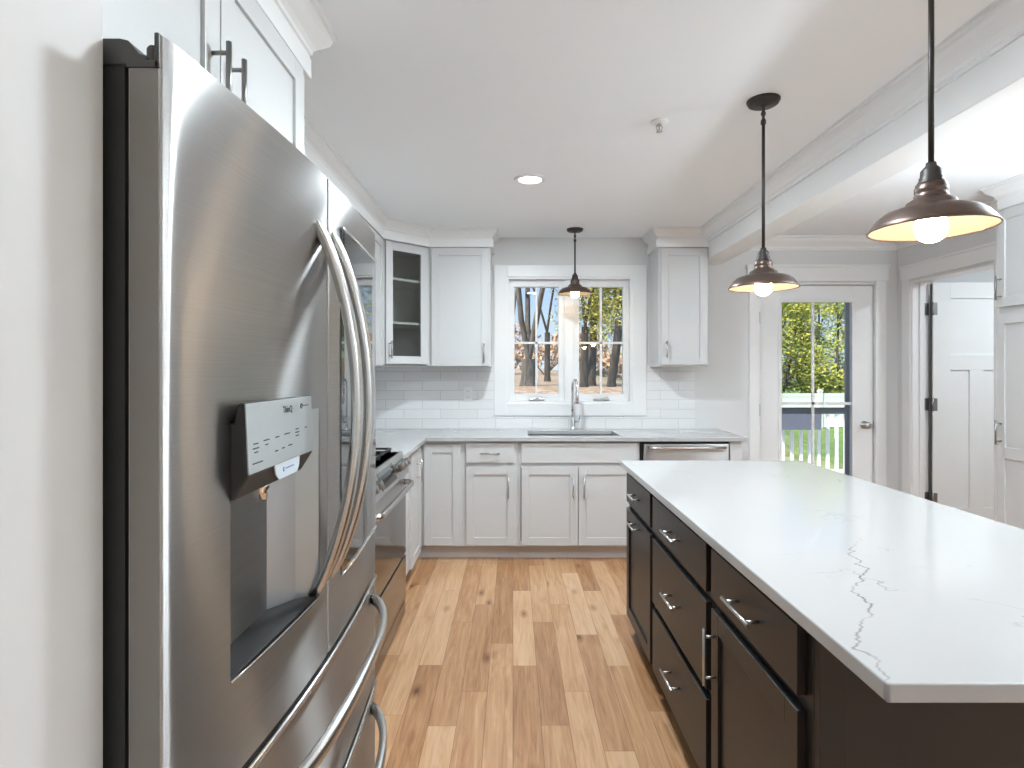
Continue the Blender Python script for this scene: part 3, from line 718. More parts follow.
part('handle', MB().sweep(hp, sec, (0, 0, 1)), HANDLE, od)
part('storage_drawer', MB().box(-.655, RX+.002, RY0+.003, RY1-.003, .098, .345), OVENGLASS, rg, bevel=.003)
part('kick_strip', MB().box(-.655, RX-.002, RY0+.003, RY1-.003, .012, .088), OVENGLASS, rg)

# ------------------------------------------------------------------ dishwasher
dw = thing('dishwasher', 'stainless dishwasher with a bar handle at the right end of the back counter', 'dishwasher', (1.27, 4.6, 0))
part('tub', MB().box(.945, 1.596, FB+.002, YB-.02, .10, .882), BLACK, dw)
dd = part('door', MB().box(.962, 1.590, FB-.024, FB+.002, .11, .862), STEEL, dw, bevel=.004)
hp = [(1.0, FB-.022, .838), (1.0, FB-.055, .838)] + [(1.0+.545*k/4, FB-.058, .838) for k in range(1, 4)] + [(1.555, FB-.055, .838), (1.555, FB-.022, .838)]
part('handle', MB().tube(hp, .008, 12), HANDLE, dd)
part('toe_kick', MB().box(.962, 1.590, FB+.05, FB+.07, 0, .10), BLACK, dw)

# ------------------------------------------------------------------ sink and faucet
sk = MB(); z0 = ZT-.031
i0, i1, j0, j1 = SX0-.006, SX1+.006, SY0-.006, SY1+.006
sk.box(i0-.012, i0, j0-.012, j1+.012, z0-.20, z0).box(i1, i1+.012, j0-.012, j1+.012, z0-.20, z0).box(i0, i1, j0-.012, j0, z0-.20, z0).box(i0, i1, j1, j1+.012, z0-.20, z0).box(i0-.012, i1+.012, j0-.012, j1+.012, z0-.212, z0-.20)
s_ = thing('sink', 'undermount stainless sink bowl below the window', 'sink', (.46, 4.575, z0-.212))
part('bowl', sk, SINKM, s_)
part('drain', MB().lathe([(.045, 0), (.045, .004), (.030, .004), (.028, .001), (.0001, .001)], .46, 4.62, z0-.20, 20), CHROME, s_)
fy, fxx = 4.84, .492
fa = thing('faucet', 'chrome gooseneck faucet with side lever behind the sink', 'faucet', (fxx, fy, ZT))
part('base', MB().lathe([(.026, 0), (.026, .006), (.022, .010), (.019, .03), (.019, .095), (.0175, .10), (.0001, .10)], fxx, fy, ZT, 24), CHROME, fa)
sp_ = [(fxx, fy, ZT+.09), (fxx, fy, ZT+.20), (fxx, fy, ZT+.33)]
for k in range(1, 13):
    a = PI*k/12; sp_.append((fxx+.02*(1-math.cos(a))/2, fy-.085*(1-math.cos(a)), ZT+.33+.085*math.sin(a)))
sp_.append((fxx+.02, fy-.17, ZT+.31))
part('spout', MB().tube(sp_, .0115, 14), CHROME, fa)
part('spray_head', MB().lathe([(.0135, 0), (.017, .004), (.017, .07), (.014, .09), (.0115, .10), (.0001, .10)], fxx+.02, fy-.17, ZT+.225, 18), CHROME, fa)
part('lever', MB().tube([(fxx+.015, fy, ZT+.07), (fxx+.06, fy, ZT+.07)], .012, 14).tube([(fxx+.055, fy, ZT+.07), (fxx+.062, fy, ZT+.11), (fxx+.072, fy, ZT+.165)], [.008, .006, .005], 10), CHROME, fa)

# outlet
ol = thing('outlet', 'white wall outlet on the tiles left of the window', 'outlet', (-.375, YB-.009, 1.205))
pc = (-.375+.0, 1.205)
ox = (468-513)*(YB-.009)/F
plt = part('cover_plate', MB().box(ox-.036, ox+.036, YB-.015, YB-.009, 1.205-.058, 1.205+.058), WHITEP, ol, bevel=.002)
for dz in (-.026, .026):
    r_ = part('socket', MB().box(ox-.017, ox+.017, YB-.0175, YB-.0145, 1.205+dz-.018, 1.205+dz+.018), WHITEP, plt, bevel=.004)
for dz in (-.026, .026):
    for q in (-.007, .007): part('slot', MB().box(ox+q-.0012, ox+q+.0012, YB-.0182, YB-.0172, 1.205+dz-.004, 1.205+dz+.006), BLACK, plt)
ol.location = (ox, YB-.009, 1.147)
for c_ in ol.children:   # keep the parts where they were built
    c_.location = Vector((-.375, YB-.009, 1.205)) - Vector(ol.location)

# ------------------------------------------------------------------ window over the sink
wn = thing('window_1', 'white double casement window over the sink with grid bars and trees outside', 'window', (.475, YB, 1.13), kind='structure')
cs = MB(); y0 = YB-.022
cs.box(-.157, -.05, y0, YB, 1.025, 2.289).box(1.0, 1.121, y0, YB, 1.025, 2.289).box(-.05, 1.0, y0, YB, 2.19, 2.289).box(-.05, 1.0, y0, YB, 1.025, 1.13)
part('casing', cs, TRIM, wn, bevel=.002)
jb = MB().box(-.05, -.035, YB-.01, YB+.15, 1.13, 2.19).box(.985, 1.0, YB-.01, YB+.15, 1.13, 2.19).box(-.035, .985, YB-.01, YB+.15, 2.175, 2.19).box(-.035, .985, YB-.01, YB+.15, 1.13, 1.145)
part('jamb', jb, TRIM, wn)
ya, yb_ = YB+.05, YB+.10
part('mullion', MB().box(.435, .515, ya-.02, yb_+.02, 1.145, 2.175), TRIM, wn, bevel=.002)
for x0, x1 in ((-.035, .435), (.515, .985)):
    s1 = MB(); w_ = .048
    zt, zb = 2.175, 1.145
    s1.box(x0, x0+w_, ya, yb_, zb, zt).box(x1-w_, x1, ya, yb_, zb, zt).box(x0+w_, x1-w_, ya, yb_, zb, zb+.06).box(x0+w_, x1-w_, ya, yb_, zt-.06, zt)
    sa = part('sash', s1, TRIM, wn, bevel=.003)
    part('glass_pane', MB().box(x0+w_, x1-w_, ya+.022, ya+.028, zb+.06, zt-.06), GLASS, sa)
    xm = (x0+x1)/2; zm = 1.64
    gb = MB().box(xm-.009, xm+.009, ya+.014, ya+.021, zb+.06, zt-.06).box(x0+w_, x1-w_, ya+.014, ya+.021, zm-.009, zm+.009)
    gb.box(xm-.009, xm+.009, ya+.029, ya+.036, zb+.06, zt-.06).box(x0+w_, x1-w_, ya+.029, ya+.036, zm-.009, zm+.009)
    part('grid_bars', gb, TRIM, sa)
    ck = MB().box(xm-.065, xm+.065, ya-.035, ya, zb+.004, zb+.022); ck.tube([(xm-.01, ya-.03, zb+.02), (xm+.05, ya-.034, zb+.03)], .006, 8)
    part('crank', ck, NICK, sa, bevel=.004)

# ------------------------------------------------------------------ glazed exterior door
ed = thing('door_1', 'white glazed exterior door with grid bars beside the island', 'door', (2.56, YB, 0), kind='structure')
cs = MB(); y0 = YB-.02
cs.box(1.985, 2.07, y0, YB, 0, 2.155).box(3.05, 3.135, y0, YB, 0, 2.155).box(1.97, 3.15, y0-.006, YB, 2.155, 2.27).box(1.96, 3.16, y0-.016, YB, 2.27, 2.292)
part('casing', cs, TRIM, ed, bevel=.002)
part('jamb', MB().box(2.05, 2.072, YB-.005, YB+.15, 0, 2.145).box(3.048, 3.07, YB-.005, YB+.15, 0, 2.145).box(2.072, 3.048, YB-.005, YB+.15, 2.128, 2.145), TRIM, ed)
d0, d1_, dzt = 2.077, 3.040, 2.122
gx0, gx1, gz0, gz1 = 2.262, 2.868, .28, 1.985
s1 = MB().box(d0, gx0, YB+.012, YB+.056, .015, dzt).box(gx1, d1_, YB+.012, YB+.056, .015, dzt).box(gx0, gx1, YB+.012, YB+.056, .015, gz0).box(gx0, gx1, YB+.012, YB+.056, gz1, dzt)
sl_ = part('slab', s1, TRIM, ed, bevel=.002)
fm = MB(); q = .024
fm.box(gx0-q, gx0+.006, YB+.004, YB+.014, gz0-q, gz1+q).box(gx1-.006, gx1+q, YB+.004, YB+.014, gz0-q, gz1+q).box(gx0, gx1, YB+.004, YB+.014, gz1-.006, gz1+q).box(gx0, gx1, YB+.004, YB+.014, gz0-q, gz0+.006)
part('glass_frame', fm, TRIM, sl_, bevel=.003)
part('glass_pane', MB().box(gx0, gx1, YB+.030, YB+.036, gz0, gz1), GLASS, sl_)
xm, zm = 2.538, 1.125
part('grid_bars', MB().box(xm-.011, xm+.011, YB+.018, YB+.029, gz0, gz1).box(gx0, gx1, YB+.018, YB+.029, zm-.011, zm+.011), TRIM, sl_)
kx, kz = 2.966, .945
part('knob', MB().lathe([(.032, 0), (.032, -.006), (.012, -.010), (.011, -.030), (.024, -.040), (.029, -.052), (.025, -.064), (.0001, -.068)], kx, YB+.012, kz, 24, 'y'), NICK, sl_)
part('latch_plate', MB().box(d1_-.002, d1_+.003, YB+.010, YB+.030, kz-.03, kz+.03), HINGE, sl_)
for z in (1.85, 1.07, .25): part('hinge', MB().box(2.068, 2.082, YB+.000, YB+.013, z-.05, z+.05), HINGE, ed)
# storm door outside it
sdm = thing('storm_door', 'grey framed storm door outside the glazed door', 'door', (2.56, YB+.12, 0))
part('frame', MB().box(2.075, 2.13, YB+.10, YB+.135, .02, 2.12).box(2.99, 3.045, YB+.10, YB+.135, .02, 2.12).box(2.13, 2.99, YB+.10, YB+.135, 2.05, 2.12).box(2.13, 2.99, YB+.10, YB+.135, .02, .18), VINYL, sdm, bevel=.003)
part('inner_frame', MB().box(2.865, 2.905, YB+.11, YB+.13, .18, 2.05).box(2.13, 2.865, YB+.11, YB+.13, 1.03, 1.085), STORM, sdm, bevel=.003, label='blue-grey inner rails')

# ------------------------------------------------------------------ open interior door on the right
idr = thing('door_2', 'open white panelled interior door in the right doorway', 'door', (XR, 4.74, 0), kind='structure')
cs = MB(); cw = .095; x0 = XR-.02
cs.box(x0, XR, 4.75, 4.75+cw, 0, 2.145).box(x0, XR, 3.92-cw, 3.92, 0, 2.145).box(x0-.004, XR, 3.92-cw-.012, 4.75+cw+.012, 2.145, 2.245).box(x0-.012, XR, 3.92-cw-.02, 4.75+cw+.02, 2.245, 2.262)
part('casing', cs, TRIM, idr, bevel=.002)
part('jamb', MB().box(XR-.004, XR+.124, 4.738, 4.75, 0, 2.13).box(XR-.004, XR+.124, 3.92, 3.932, 0, 2.13).box(XR-.004, XR+.124, 3.932, 4.738, 2.118, 2.13).box(XR+.05, XR+.085, 4.726, 4.738, 0, 2.118), TRIM, idr)
sy0, sy1 = 4.700, 4.735; sx0_, sx1_ = XR+.136, XR+.136+.70; dz1 = 2.112
sb = MB(); r_ = .137
sb.box(sx0_, sx0_+r_, sy0, sy1, .012, dz1).box(sx1_-r_, sx1_, sy0, sy1, .012, dz1)
for za, zb in ((.012, .30), (1.408, 1.53), (1.985, dz1)): sb.box(sx0_+r_, sx1_-r_, sy0, sy1, za, zb)
xm_ = (sx0_+sx1_)/2; sb.box(xm_-.055, xm_+.055, sy0, sy1, .30, 1.408)
sb.box(sx0_+r_, xm_-.055, sy0+.011, sy1-.011, .30, 1.408).box(xm_+.055, sx1_-r_, sy0+.011, sy1-.011, .30, 1.408).box(sx0_+r_, sx1_-r_, sy0+.011, sy1-.011, 1.53, 1.985)
slab = part('slab', sb, TRIM, idr, bevel=.0015)
for z in (1.90, 1.13, .37):
    hm = MB().box(XR+.085, XR+.126, 4.7345, 4.7385, z-.05, z+.05).box(sx0_-.002, sx0_+.032, sy0-.003, sy0+.002, z-.05, z+.05); hm.tube([(XR+.130, 4.722-.026, z-.052), (XR+.130, 4.722-.026, z+.052)], .007, 10)
    part('hinge', hm, HINGE, idr)
part('jamb_gap_strip', MB().box(XR+.1245, XR+.135, 4.712, 4.722, .012, 2.10), CHAR, idr)  # dark strip in the gap between jamb and open slab

# baseboards
struct('baseboard_right', MB().box(XR-.014, XR, 3.56, 3.80, 0, .13).box(XR-.014, XR, YR, 2.6, 0, .13), TRIM, 'white baseboard along the right wall', 'baseboard')
struct('baseboard_back', MB().box(1.70, 1.985, YB-.014, YB, 0, .13), TRIM, 'white baseboard between the counter and the glazed door', 'baseboard')
struct('baseboard_hall', MB().box(XH, XH+.014, YR, .604, 0, .13), TRIM, 'white baseboard on the wall beside the fridge', 'baseboard')

# ------------------------------------------------------------------ tall pantry cabinet on the right wall
PX, PY1 = 2.962, 3.565
pt = thing('pantry_cabinet', 'tall white pantry cabinet at the right edge with bar handles', 'cabinet', (PX, PY1, 0), -PI/2)
PW = .95
part('body', MB().box(0, PW, 0, XR-PX-.001, .10, 2.40).box(0, PW, .06, XR-PX-.001, 0, .10), CAB, pt, world=False, bevel=.0015)
for x0, x1, hx in ((.004, .470, .040), (.478, .946, .910)):
    du = part('upper_door', shaker(MB(), x0, x1, 1.785, 2.365), CAB, pt, world=False, bevel=.0016); bar_pull(du, hx, 1.90, -.02, .145, True, HINGE)
    dm = shaker(MB(), x0, x1, .115, 1.74); dm.box(x0+.05, x1-.05, -.02, 0, .875, .945)
    dl = part('lower_door', dm, CAB, pt, world=False, bevel=.0016); bar_pull(dl, hx, 1.03, -.02, .145, True, HINGE)
part('crown_moulding', MB().moulding([(XR, PY1), (PX, PY1), (PX, PY1-PW), (XR, PY1-PW)][::-1][::-1] if False else [(XR, PY1), (PX, PY1), (PX, PY1-PW), (XR, PY1-PW)], [(-o, z) for o, z in crown(ZC, .78, .03, .006)] if False else crown(ZC, .78, .06, .006)), TRIM, pt)

# ------------------------------------------------------------------ island
IX = .625       # frame plane of the island cabinets
IE = 1.235      # back of the cabinets
gI = 'espresso island base cabinets'
def island_unit(label, y_far, y_near, fronts):
    return cabinet('island_cabinet', label, 'cabinet', (IX, y_far, 0), -PI/2, y_far-y_near, 0, .884, IE-IX, fronts, DARK, toe=.09, group=None)
u = 2.560
island_unit('espresso island cabinet at the far end, small drawer over a pull-out door', 3.140, 2.560, [W(.022, .557, .708, .858, (.29, .783, False, .15)), D(.022, .557, .105, .676, (.29, .640, False, .15))])
island_unit('middle espresso island cabinet with a stack of three drawers', 2.560, 1.810, [W(.023, .726, .708, .858, (.375, .783, False, .16)), W(.023, .726, .400, .676, (.375, .54, False, .16)), W(.023, .726, .105, .370, (.375, .245, False, .16))])
island_unit('espresso island cabinet nearest the camera, drawer over a tall door', 1.810, 1.215, [W(.023, .564, .708, .858, (.30, .780, False, .18)), D(.023, .564, .105, .676, (.062, .545, True, .17))])
ep = MB().box(IX-.0, 1.52, 1.193, 1.213, 0, .884).box(IX-.002, IX+.055, 1.189, 1.193, 0, .884)
tag(part('island_end_panel', ep, DARK, bevel=.001), 'dark flat end panel of the island facing the camera', 'cabinet panel')
tag(part('island_back_panel', MB().box(IE, IE+.02, 1.213, 3.14, 0, .884), DARK), 'dark back panel of the island on the seating side', 'cabinet panel')
tag(part('island_countertop', MB().box(.580, 1.565, .907, 3.172, ZT-.031, ZT), QUARTZ, bevel=.0035, seg=3), 'white quartz island countertop with grey veins', 'countertop')

# ------------------------------------------------------------------ pendants
def make_pendant(label, loc, drop, bulb=BULB):
    """loc = centre of the shade rim; drop = ceiling height above the rim"""
    t = thing('pendant_lamp', label, 'pendant lamp', loc, 0, None)
    out_p = [(.136, 0), (.1355, .005), (.131, .012), (.118, .030), (.102, .043), (.082, .050), (.064, .054), (.056, .060), (.053, .068), (.040, .076), (.036, .080)]
    inn_p = [(r-.0022, h-.0022) for r, h in out_p[::-1]]
    sh = MB().lathe(out_p, n=48, cap=False); s_ = part('shade', sh, BRONZE, t, world=False)
    ins = MB().lathe([(r-.0018, h-.0015 if h > .004 else h) for r, h in out_p], n=48, cap=False); part('shade_lining', ins, CREAM, s_, world=False, label='cream enamel lining')
    part('rim', MB().tube([(.136*math.cos(2*PI*k/48), .136*math.sin(2*PI*k/48), .001) for k in range(49)], .0024, 8), BRONZE, s_, world=False)
    part('neck', MB().lathe([(.037, .074), (.037, .084), (.034, .087), (.036, .092), (.036, .104), (.033, .107), (.0335, .112)], n=32), BRONZE, t, world=False)
    part('socket', MB().lathe([(.030, .110), (.029, .118), (.026, .121), (.026, .128), (.0235, .131), (.0225, .146), (.018, .152), (.012, .158), (.011, .166)], n=32), RODM, t, world=False)
    part('rod', MB().tube([(0, 0, .160), (0, 0, drop-.085)], .0066, 12).lathe([(.0105, 0), (.0105, .016)], 0, 0, drop-.10, 16), RODM, t, world=False)
    part('swivel', MB().lathe([(.006, 0), (.009, .006), (.006, .012), (.0045, .02), (.009, .028), (.010, .036), (.006, .046), (.005, .06), (.012, .066)], 0, 0, drop-.09, 16), RODM, t, world=False)
    part('canopy', MB().lathe([(.012, 0), (.016, .003), (.052, .006), (.060, .011), (.0625, .016), (.0625, .020), (.066, .022), (.066, .0275)], 0, 0, drop-.028, 36), RODM, t, world=False)
    bl = MB().lathe([(.0001, -.032), (.014, -.0305), (.026, -.023), (.033, -.012), (.0355, .002), (.034, .015), (.029, .028), (.018, .040), (.013, .052), (.013, .07)], n=28); part('bulb', bl, bulb, t, world=False)
    return t
pA = make_pendant('bronze warehouse pendant lamp nearest the camera over the island', (1.04, 1.455, 1.752), ZC-1.752)
pB = make_pendant('bronze warehouse pendant lamp over the far half of the island', (1.04, 2.43, 1.745), ZC-1.745)
pC = make_pendant('small bronze pendant lamp hanging before the sink window', (.491, 4.635, 2.01), ZC-2.01, BULBS)

# ------------------------------------------------------------------ recessed lights, sprinkler
def downlight(label, x, y, k=1.0):
    t = thing('recessed_light', label, 'ceiling light', (x, y, ZC))
    part('trim_ring', MB().lathe([(.066, -.002), (.070, -.009), (.090, -.007), (.095, 0), (.066, 0)], n=40, cap=False), WHITEP, t, world=False)
    part('diffuser', MB().lathe([(.0001, -.0035), (.064, -.0035), (.067, -.0025)], n=40, cap=False), LED, t, world=False)
    ld = bpy.data.lights.new('lamp', 'AREA'); ld.shape = 'DISK'; ld.size = .16; ld.energy = LAMP_W*k; ld.color = LAMP_C
    o = bpy.data.objects.new('lamp_light', ld); COL.objects.link(o); o.parent = t; o.location = (0, 0, -.012); WM[o.name] = wmat(t)
    return t
downlight('round recessed ceiling light glowing above the kitchen aisle', .10, 3.43, 1.25)
for x, y, l, k in ((.28, 1.66, 'added recessed ceiling light above the aisle, out of view ahead of the fridge', 1.02), (2.5, 2.1, 'added recessed ceiling light out of view on the dining side', .5),
                   (4.2, 3.7, 'added recessed ceiling light out of view in the side room', .8)):
    downlight(l, x, y, k)  # unseen recessed lights added to brighten aisle, dining side and side room
def fill_bowl_lamp(label, x, y, z, power):
    """an added fill light: unseen hanging bowl that throws its light up to the ceiling"""
    t = thing('fill_bowl_lamp', label, 'added fill lamp', (x, y, ZC))
    part('stem', MB().tube([(0, 0, -.02), (0, 0, z-ZC)], .008, 10).lathe([(.06, -.02), (.06, 0)], 0, 0, 0, 24), NICK, t, world=False)
    part('bowl', MB().lathe([(.0001, -.075), (.06, -.068), (.12, -.045), (.165, -.005), (.18, .03), (.176, .03), (.160, -.002), (.115, -.040), (.06, -.062), (.0001, -.069)], 0, 0, z-ZC, 40, cap=False), WHITEP, t, world=False)
    ld = bpy.data.lights.new('lamp', 'AREA'); ld.shape = 'DISK'; ld.size = .30; ld.energy = power; ld.color = LAMP_C
    o = bpy.data.objects.new('lamp_light', ld); COL.objects.link(o); o.parent = t; o.location = (0, 0, z-ZC+.028); o.rotation_euler = (PI, 0, 0)
fill_bowl_lamp('added white bowl uplight, unseen in the room behind the camera', 2.2, -1.7, 1.85, FILL_BOWL_W*.45)
fill_bowl_lamp('added white bowl uplight, unseen on the dining side', 2.65, 2.0, 1.86, FILL_BOWL_W*.44)

sprk = thing('sprinkler_head', 'small fire sprinkler head on the ceiling', 'sprinkler', (.66, 2.64, ZC))
part('escutcheon', MB().lathe([(.022, -.012), (.030, -.006), (.040, -.003), (.041, 0)], n=28), WHITEP, sprk, world=False)
sm = MB().lathe([(.008, -.012), (.008, -.020), (.005, -.022), (.004, -.040)], n=14)
sm.tube([(-.008, 0, -.016), (-.014, 0, -.028), (-.006, 0, -.042)], .0025, 8).tube([(.008, 0, -.016), (.014, 0, -.028), (.006, 0, -.042)], .0025, 8)
sm.lathe([(.015, -.046), (.015, -.043), (.003, -.042)], n=20); part('sprinkler_frame', sm, NICK, sprk, world=False)

# ------------------------------------------------------------------ outdoors
def smooth(a, b, t): t = max(0, min(1, (t-a)/(b-a))); return t*t*(3-2*t)
def gz(x, y):
    up = smooth(6.5, 17, y)*(1-smooth(4.6, 8.2, x))
    return -.55 + up*1.48 + max(0, y-18)*.012*(1-smooth(5, 9, x)) + .03*math.sin(x*1.7)*math.sin(y*1.1)
gm = MB(); xs = [-40+i*1.25 for i in range(81)]; ys = [-25]+[-12, -6, 0, 4, 5.1]+[6+i*.9 for i in range(20)]+[26, 30, 36, 44, 55, 70, 95]
gv = [[gm.bm.verts.new((x, y, gz(x, y) if y > 5 else -.55)) for x in xs] for y in ys]
for j in range(len(ys)-1):
    for i in range(len(xs)-1): gm.bm.faces.new((gv[j][i], gv[j][i+1], gv[j+1][i+1], gv[j+1][i])).smooth = True
struct('ground', gm, GROUND, 'lawn and leaf-covered ground outside the windows', 'ground')
struct('deck', MB().box(1.4, 8.6, 5.09, 8.35, -.27, -.12), DECKM, 'pale deck outside the glazed door', 'deck')

RYY = 8.2
rl = thing('deck_railing', 'white picket railing along the deck outside the glazed door', 'railing', (5, RYY, -.12))
part('top_rail', MB().box(1.5, 8.5, RYY-.04, RYY+.04, .80, .85), VINYL, rl)
part('bottom_rail', MB().box(1.5, 8.5, RYY-.025, RYY+.025, -.03, .02), VINYL, rl)
for x in (1.55, 3.4, 5.25, 7.1, 8.45): part('post', MB().box(x-.05, x+.05, RYY-.05, RYY+.05, -.12, .90).box(x-.065, x+.065, RYY-.065, RYY+.065, .90, .93), VINYL, rl)
pk0 = None
for k in range(54):
    x = 1.66+.125*k
    if pk0 is None: pk0 = part('picket', MB().box(x-.018, x+.018, RYY-.018, RYY+.018, .02, .80), VINYL, rl); x00 = x
    else:
        c_ = pk0.copy(); COL.objects.link(c_); c_.parent = rl; c_.location = (x-x00, 0, 0)
pb = MB(); PYY = RYY-.15
pb.prism([(PYY-.09, .60), (PYY+.09, .60), (PYY+.10, .86), (PYY-.10, .86)], 3.62, 4.20, 'x')
tag(part('railing_planter', pb, PLANTERM, bevel=.008), 'grey planter box hung on the inside of the white deck railing', 'planter')
part('rail_bracket', MB().box(3.75, 3.79, PYY+.08, RYY-.03, .70, .858).box(4.03, 4.07, PYY+.08, RYY-.03, .70, .858), PLANTERM, bpy.data.objects['railing_planter'])
FYY = 20.0
fc = thing('vinyl_fence', 'white vinyl privacy fence across the lawn behind the deck', 'fence', (12, FYY, -.55))
for k in range(7):
    x = 6.5+2.0*k; part('fence_panel', MB().box(x+.07, x+1.93, FYY-.02, FYY+.02, -.5, .56).box(x+.07, x+1.93, FYY-.03, FYY+.03, .52, .64).box(x+.07, x+1.93, FYY-.03, FYY+.03, -.52, -.40), VINYL, fc)
for k in range(8):
    x = 6.5+2.0*k; part('post', MB().box(x-.065, x+.065, FYY-.065, FYY+.065, -.6, .70).prism([(x-.085, .70), (x+.085, .70), (x+.02, .78), (x-.02, .78)], FYY-.085, FYY+.085, 'y'), VINYL, fc)

def branch(mb, rnd, p, d, length, r, depth, tips, n=6, spread=.6, up=.15):
    pts = [p.copy()]; rs = [r]; seg = 5; dd = d.copy()
    for k in range(seg):
        dd = (dd + Vector((rnd.uniform(-1, 1), rnd.uniform(-1, 1), rnd.uniform(-.4, 1)))*.11 + Vector((0, 0, up*.2))).normalized()
        p = p + dd*(length/seg); pts.append(p.copy()); rs.append(max(.006, r*(1-.55*(k+1)/seg)))
    mb.tube(pts, rs, n, cap=False); tips.append(pts[-1])
    if depth == 0: return
    for k in range(rnd.choice((3, 4))):
        i = rnd.choice((2, 3, 4, 5)); nd_ = (dd + Vector((rnd.uniform(-1, 1), rnd.uniform(-1, 1), rnd.uniform(-.2, .8)))*spread*1.4).normalized()
        branch(mb, rnd, pts[i], nd_, length*rnd.uniform(.5, .75), rs[i]*.6, depth-1, tips, max(4, n-1), spread, up)
def leaf_cloud(mb, rnd, centers, count, rad, size, zs=1.0):
    for _ in range(count):
        c = rnd.choice(centers)
        while True:
            o = Vector((rnd.uniform(-1, 1), rnd.uniform(-1, 1), rnd.uniform(-1, 1)))
            if o.length < 1: break
        q = c + Vector((o.x, o.y, o.z*zs))*rad
        a = Vector((rnd.uniform(-1, 1), rnd.uniform(-1, 1), rnd.uniform(-1, 1))).normalized(); b_ = a.orthogonal().normalized(); s = size*rnd.uniform(.6, 1.3)
        mb.bm.faces.new([mb.bm.verts.new(q + v) for v in (a*s, b_*s*.5, -a*s, -b_*s*.5)])
def tree(label, x, y, height, r, seed, leaf=None, count=0, rad=.9, size=.12, bk=BARK, forks=1, lean=0.0, depth=3, first=.35, name='tree', spread=.6, crown=(.25, 1.4)):
    rnd = random.Random(seed); z = gz(x, y)-.08; t = thing(name, label, 'tree', (x, y, z))
    mb = MB(); tips = []; base = Vector((x, y, z))
    hh = height*first; top = base + Vector((lean*hh, 0, hh))
    mb.tube([base, base+Vector((0, 0, .25)), base.lerp(top, .5), top], [r*1.35, r*1.05, r*.95, r*.9], 12, cap=False)
    for k in range(forks):
        a = 2*PI*k/max(1, forks)+.4; sp_ = .28 if forks > 1 else .02
        dv = Vector((math.cos(a)*sp_+lean, math.sin(a)*sp_, 1)).normalized()
        branch(mb, rnd, top-dv*.1, dv, height*(1-first), r*(.8 if forks == 1 else .40), depth, tips, 8, spread, .3)
    part('trunk', mb, bk, t)
    if leaf:
        lm = MB(); lo, cw = crown; cs_ = []
        for _ in range(46):
            f = rnd.uniform(0, 1); a = rnd.uniform(0, 2*PI); q = cw*math.sqrt(rnd.uniform(.05, 1))*math.sin(PI*min(.95, .16+.84*f))**.7
            cs_.append(Vector((x+lean*height*(lo+f*(1-lo))*.7+q*math.cos(a), y+q*math.sin(a), z+height*(lo+f*(1-lo)))))
        leaf_cloud(lm, rnd, cs_, count, rad, size); part('foliage', lm, leaf, t)
    return t
# seen through the sink window
tree('bare forked tree in the left half of the sink window', .48, 18, 7.5, .24, 11, None, 0, forks=4, first=.12, depth=4, spread=.75)
tree('slender bare tree at the left edge of the sink window', -.25, 24, 8, .15, 12, None, 0, forks=2, first=.2, depth=4)
tree('bare tree behind the middle mullion of the sink window', 1.35, 23, 8, .12, 31, None, 0, forks=2, first=.25, bk=BARKD)
tree('dark leafy tree just right of the window mullion', 2.12, 17.5, 7.5, .12, 13, LEAF_OL, 2600, .5, .055, BARKD, 2, .02, 3, .25, crown=(.22, .9))
tree('dark upright tree in the middle of the right window half', 2.55, 19, 8, .135, 14, LEAF_OL, 2600, .5, .055, BARKD, 1, .03, 3, .4, crown=(.25, .9))
tree('leaning dark tree in the right half of the sink window', 2.86, 17, 7.5, .105, 15, LEAF_OL, 4200, .5, .055, BARKD, 1, .10, 3, .33, crown=(.24, .8))
tree('olive leafy tree at the right edge of the sink window', 3.12, 18.5, 7.0, .13, 16, LEAF_OL, 6000, .5, .055, BARKD, 2, .12, 3, .3, crown=(.22, .9))
tree('green leafy tree beyond the right of the sink window', 4.7, 20, 7, .2, 17, LEAF_G, 3500, 1.0, .13, BARKD, 2, 0, 3, .25)
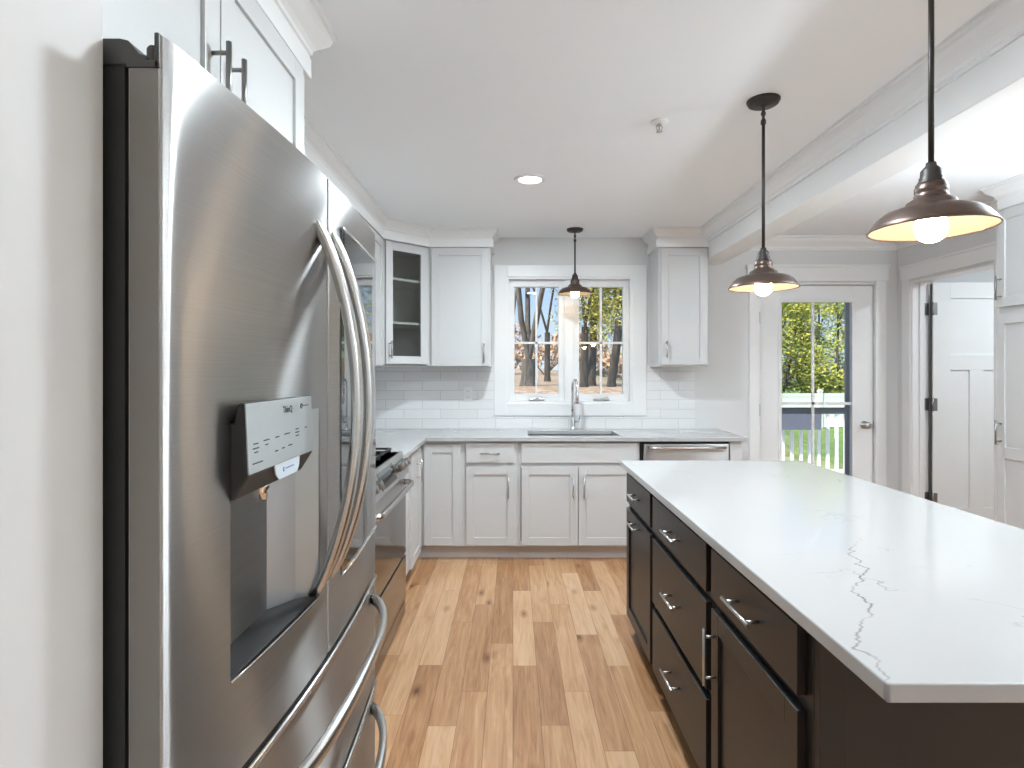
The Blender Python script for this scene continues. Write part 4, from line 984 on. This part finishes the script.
tree('tall green tree further right of the sink window', 6.4, 24, 9, .22, 18, LEAF_G, 3500, 1.2, .14, BARKD, 2, 0, 3, .25)
def shrub(label, x, y, h, wd, seed, leaf, count, size):
    rnd = random.Random(seed); z = gz(x, y)-.05; t = thing('shrub', label, 'shrub', (x, y, z))
    st = MB()
    cs_ = []
    for k in range(7):
        q = Vector((x+rnd.uniform(-1, 1)*wd*.6, y+rnd.uniform(-1, 1)*wd*.4, z+h*rnd.uniform(.35, .8))); st.tube([(x+rnd.uniform(-.1, .1), y, z), ((x+q.x)/2, (y+q.y)/2, z+h*.3), q], [.05, .03, .012], 5, cap=False); cs_.append(q)
    part('stems', st, BARK, t); lm = MB(); leaf_cloud(lm, rnd, cs_, count, wd*.45, size, h/wd*.7); part('foliage', lm, leaf, t)
where = ['left edge of the window view', 'big forked tree', 'mullion, left side', 'mullion, right side', 'dark upright tree', 'right edge of the window view', 'far right tree']
for k in range(7):
    shrub('rust autumn shrub in the distance by the '+where[k], -2.5+k*2.3, 38+(k % 2)*4, 2.6+(k % 2)*.8, 2.7, 50+k, LEAF_OR, 1100, .16)
# seen through the glazed door
for k, (x, y, h, lf, cnt, lab) in enumerate([(11.0, 24, 5.6, LEAF_YG, 5200, 'yellow-green leafy tree at the left of the door glass, behind the fence'), (13.2, 23.5, 6.2, LEAF_YG, 5600, 'golden leafy tree behind the fence at the middle of the door glass'),
                                           (15.2, 24.5, 6.6, LEAF_G, 5600, 'fresh green tree behind the fence at the right of the door glass'), (17.8, 25, 7, LEAF_YG, 4000, 'yellow tree behind the fence past the door glass'), (8.6, 26, 6, LEAF_G, 4000, 'green tree behind the left end of the fence'),
                                           (12.2, 30, 7.5, LEAF_G, 5200, 'tall green tree in the second row behind the fence'), (16.5, 32, 9, LEAF_YG, 5200, 'tallest yellow tree in the second row behind the fence')]):
    tree(lab, x, y, h, .16, 70+k, lf, int(cnt*1.9), .62, .075, BARK, 2, 0, 3, .16, crown=(.16, 1.75))
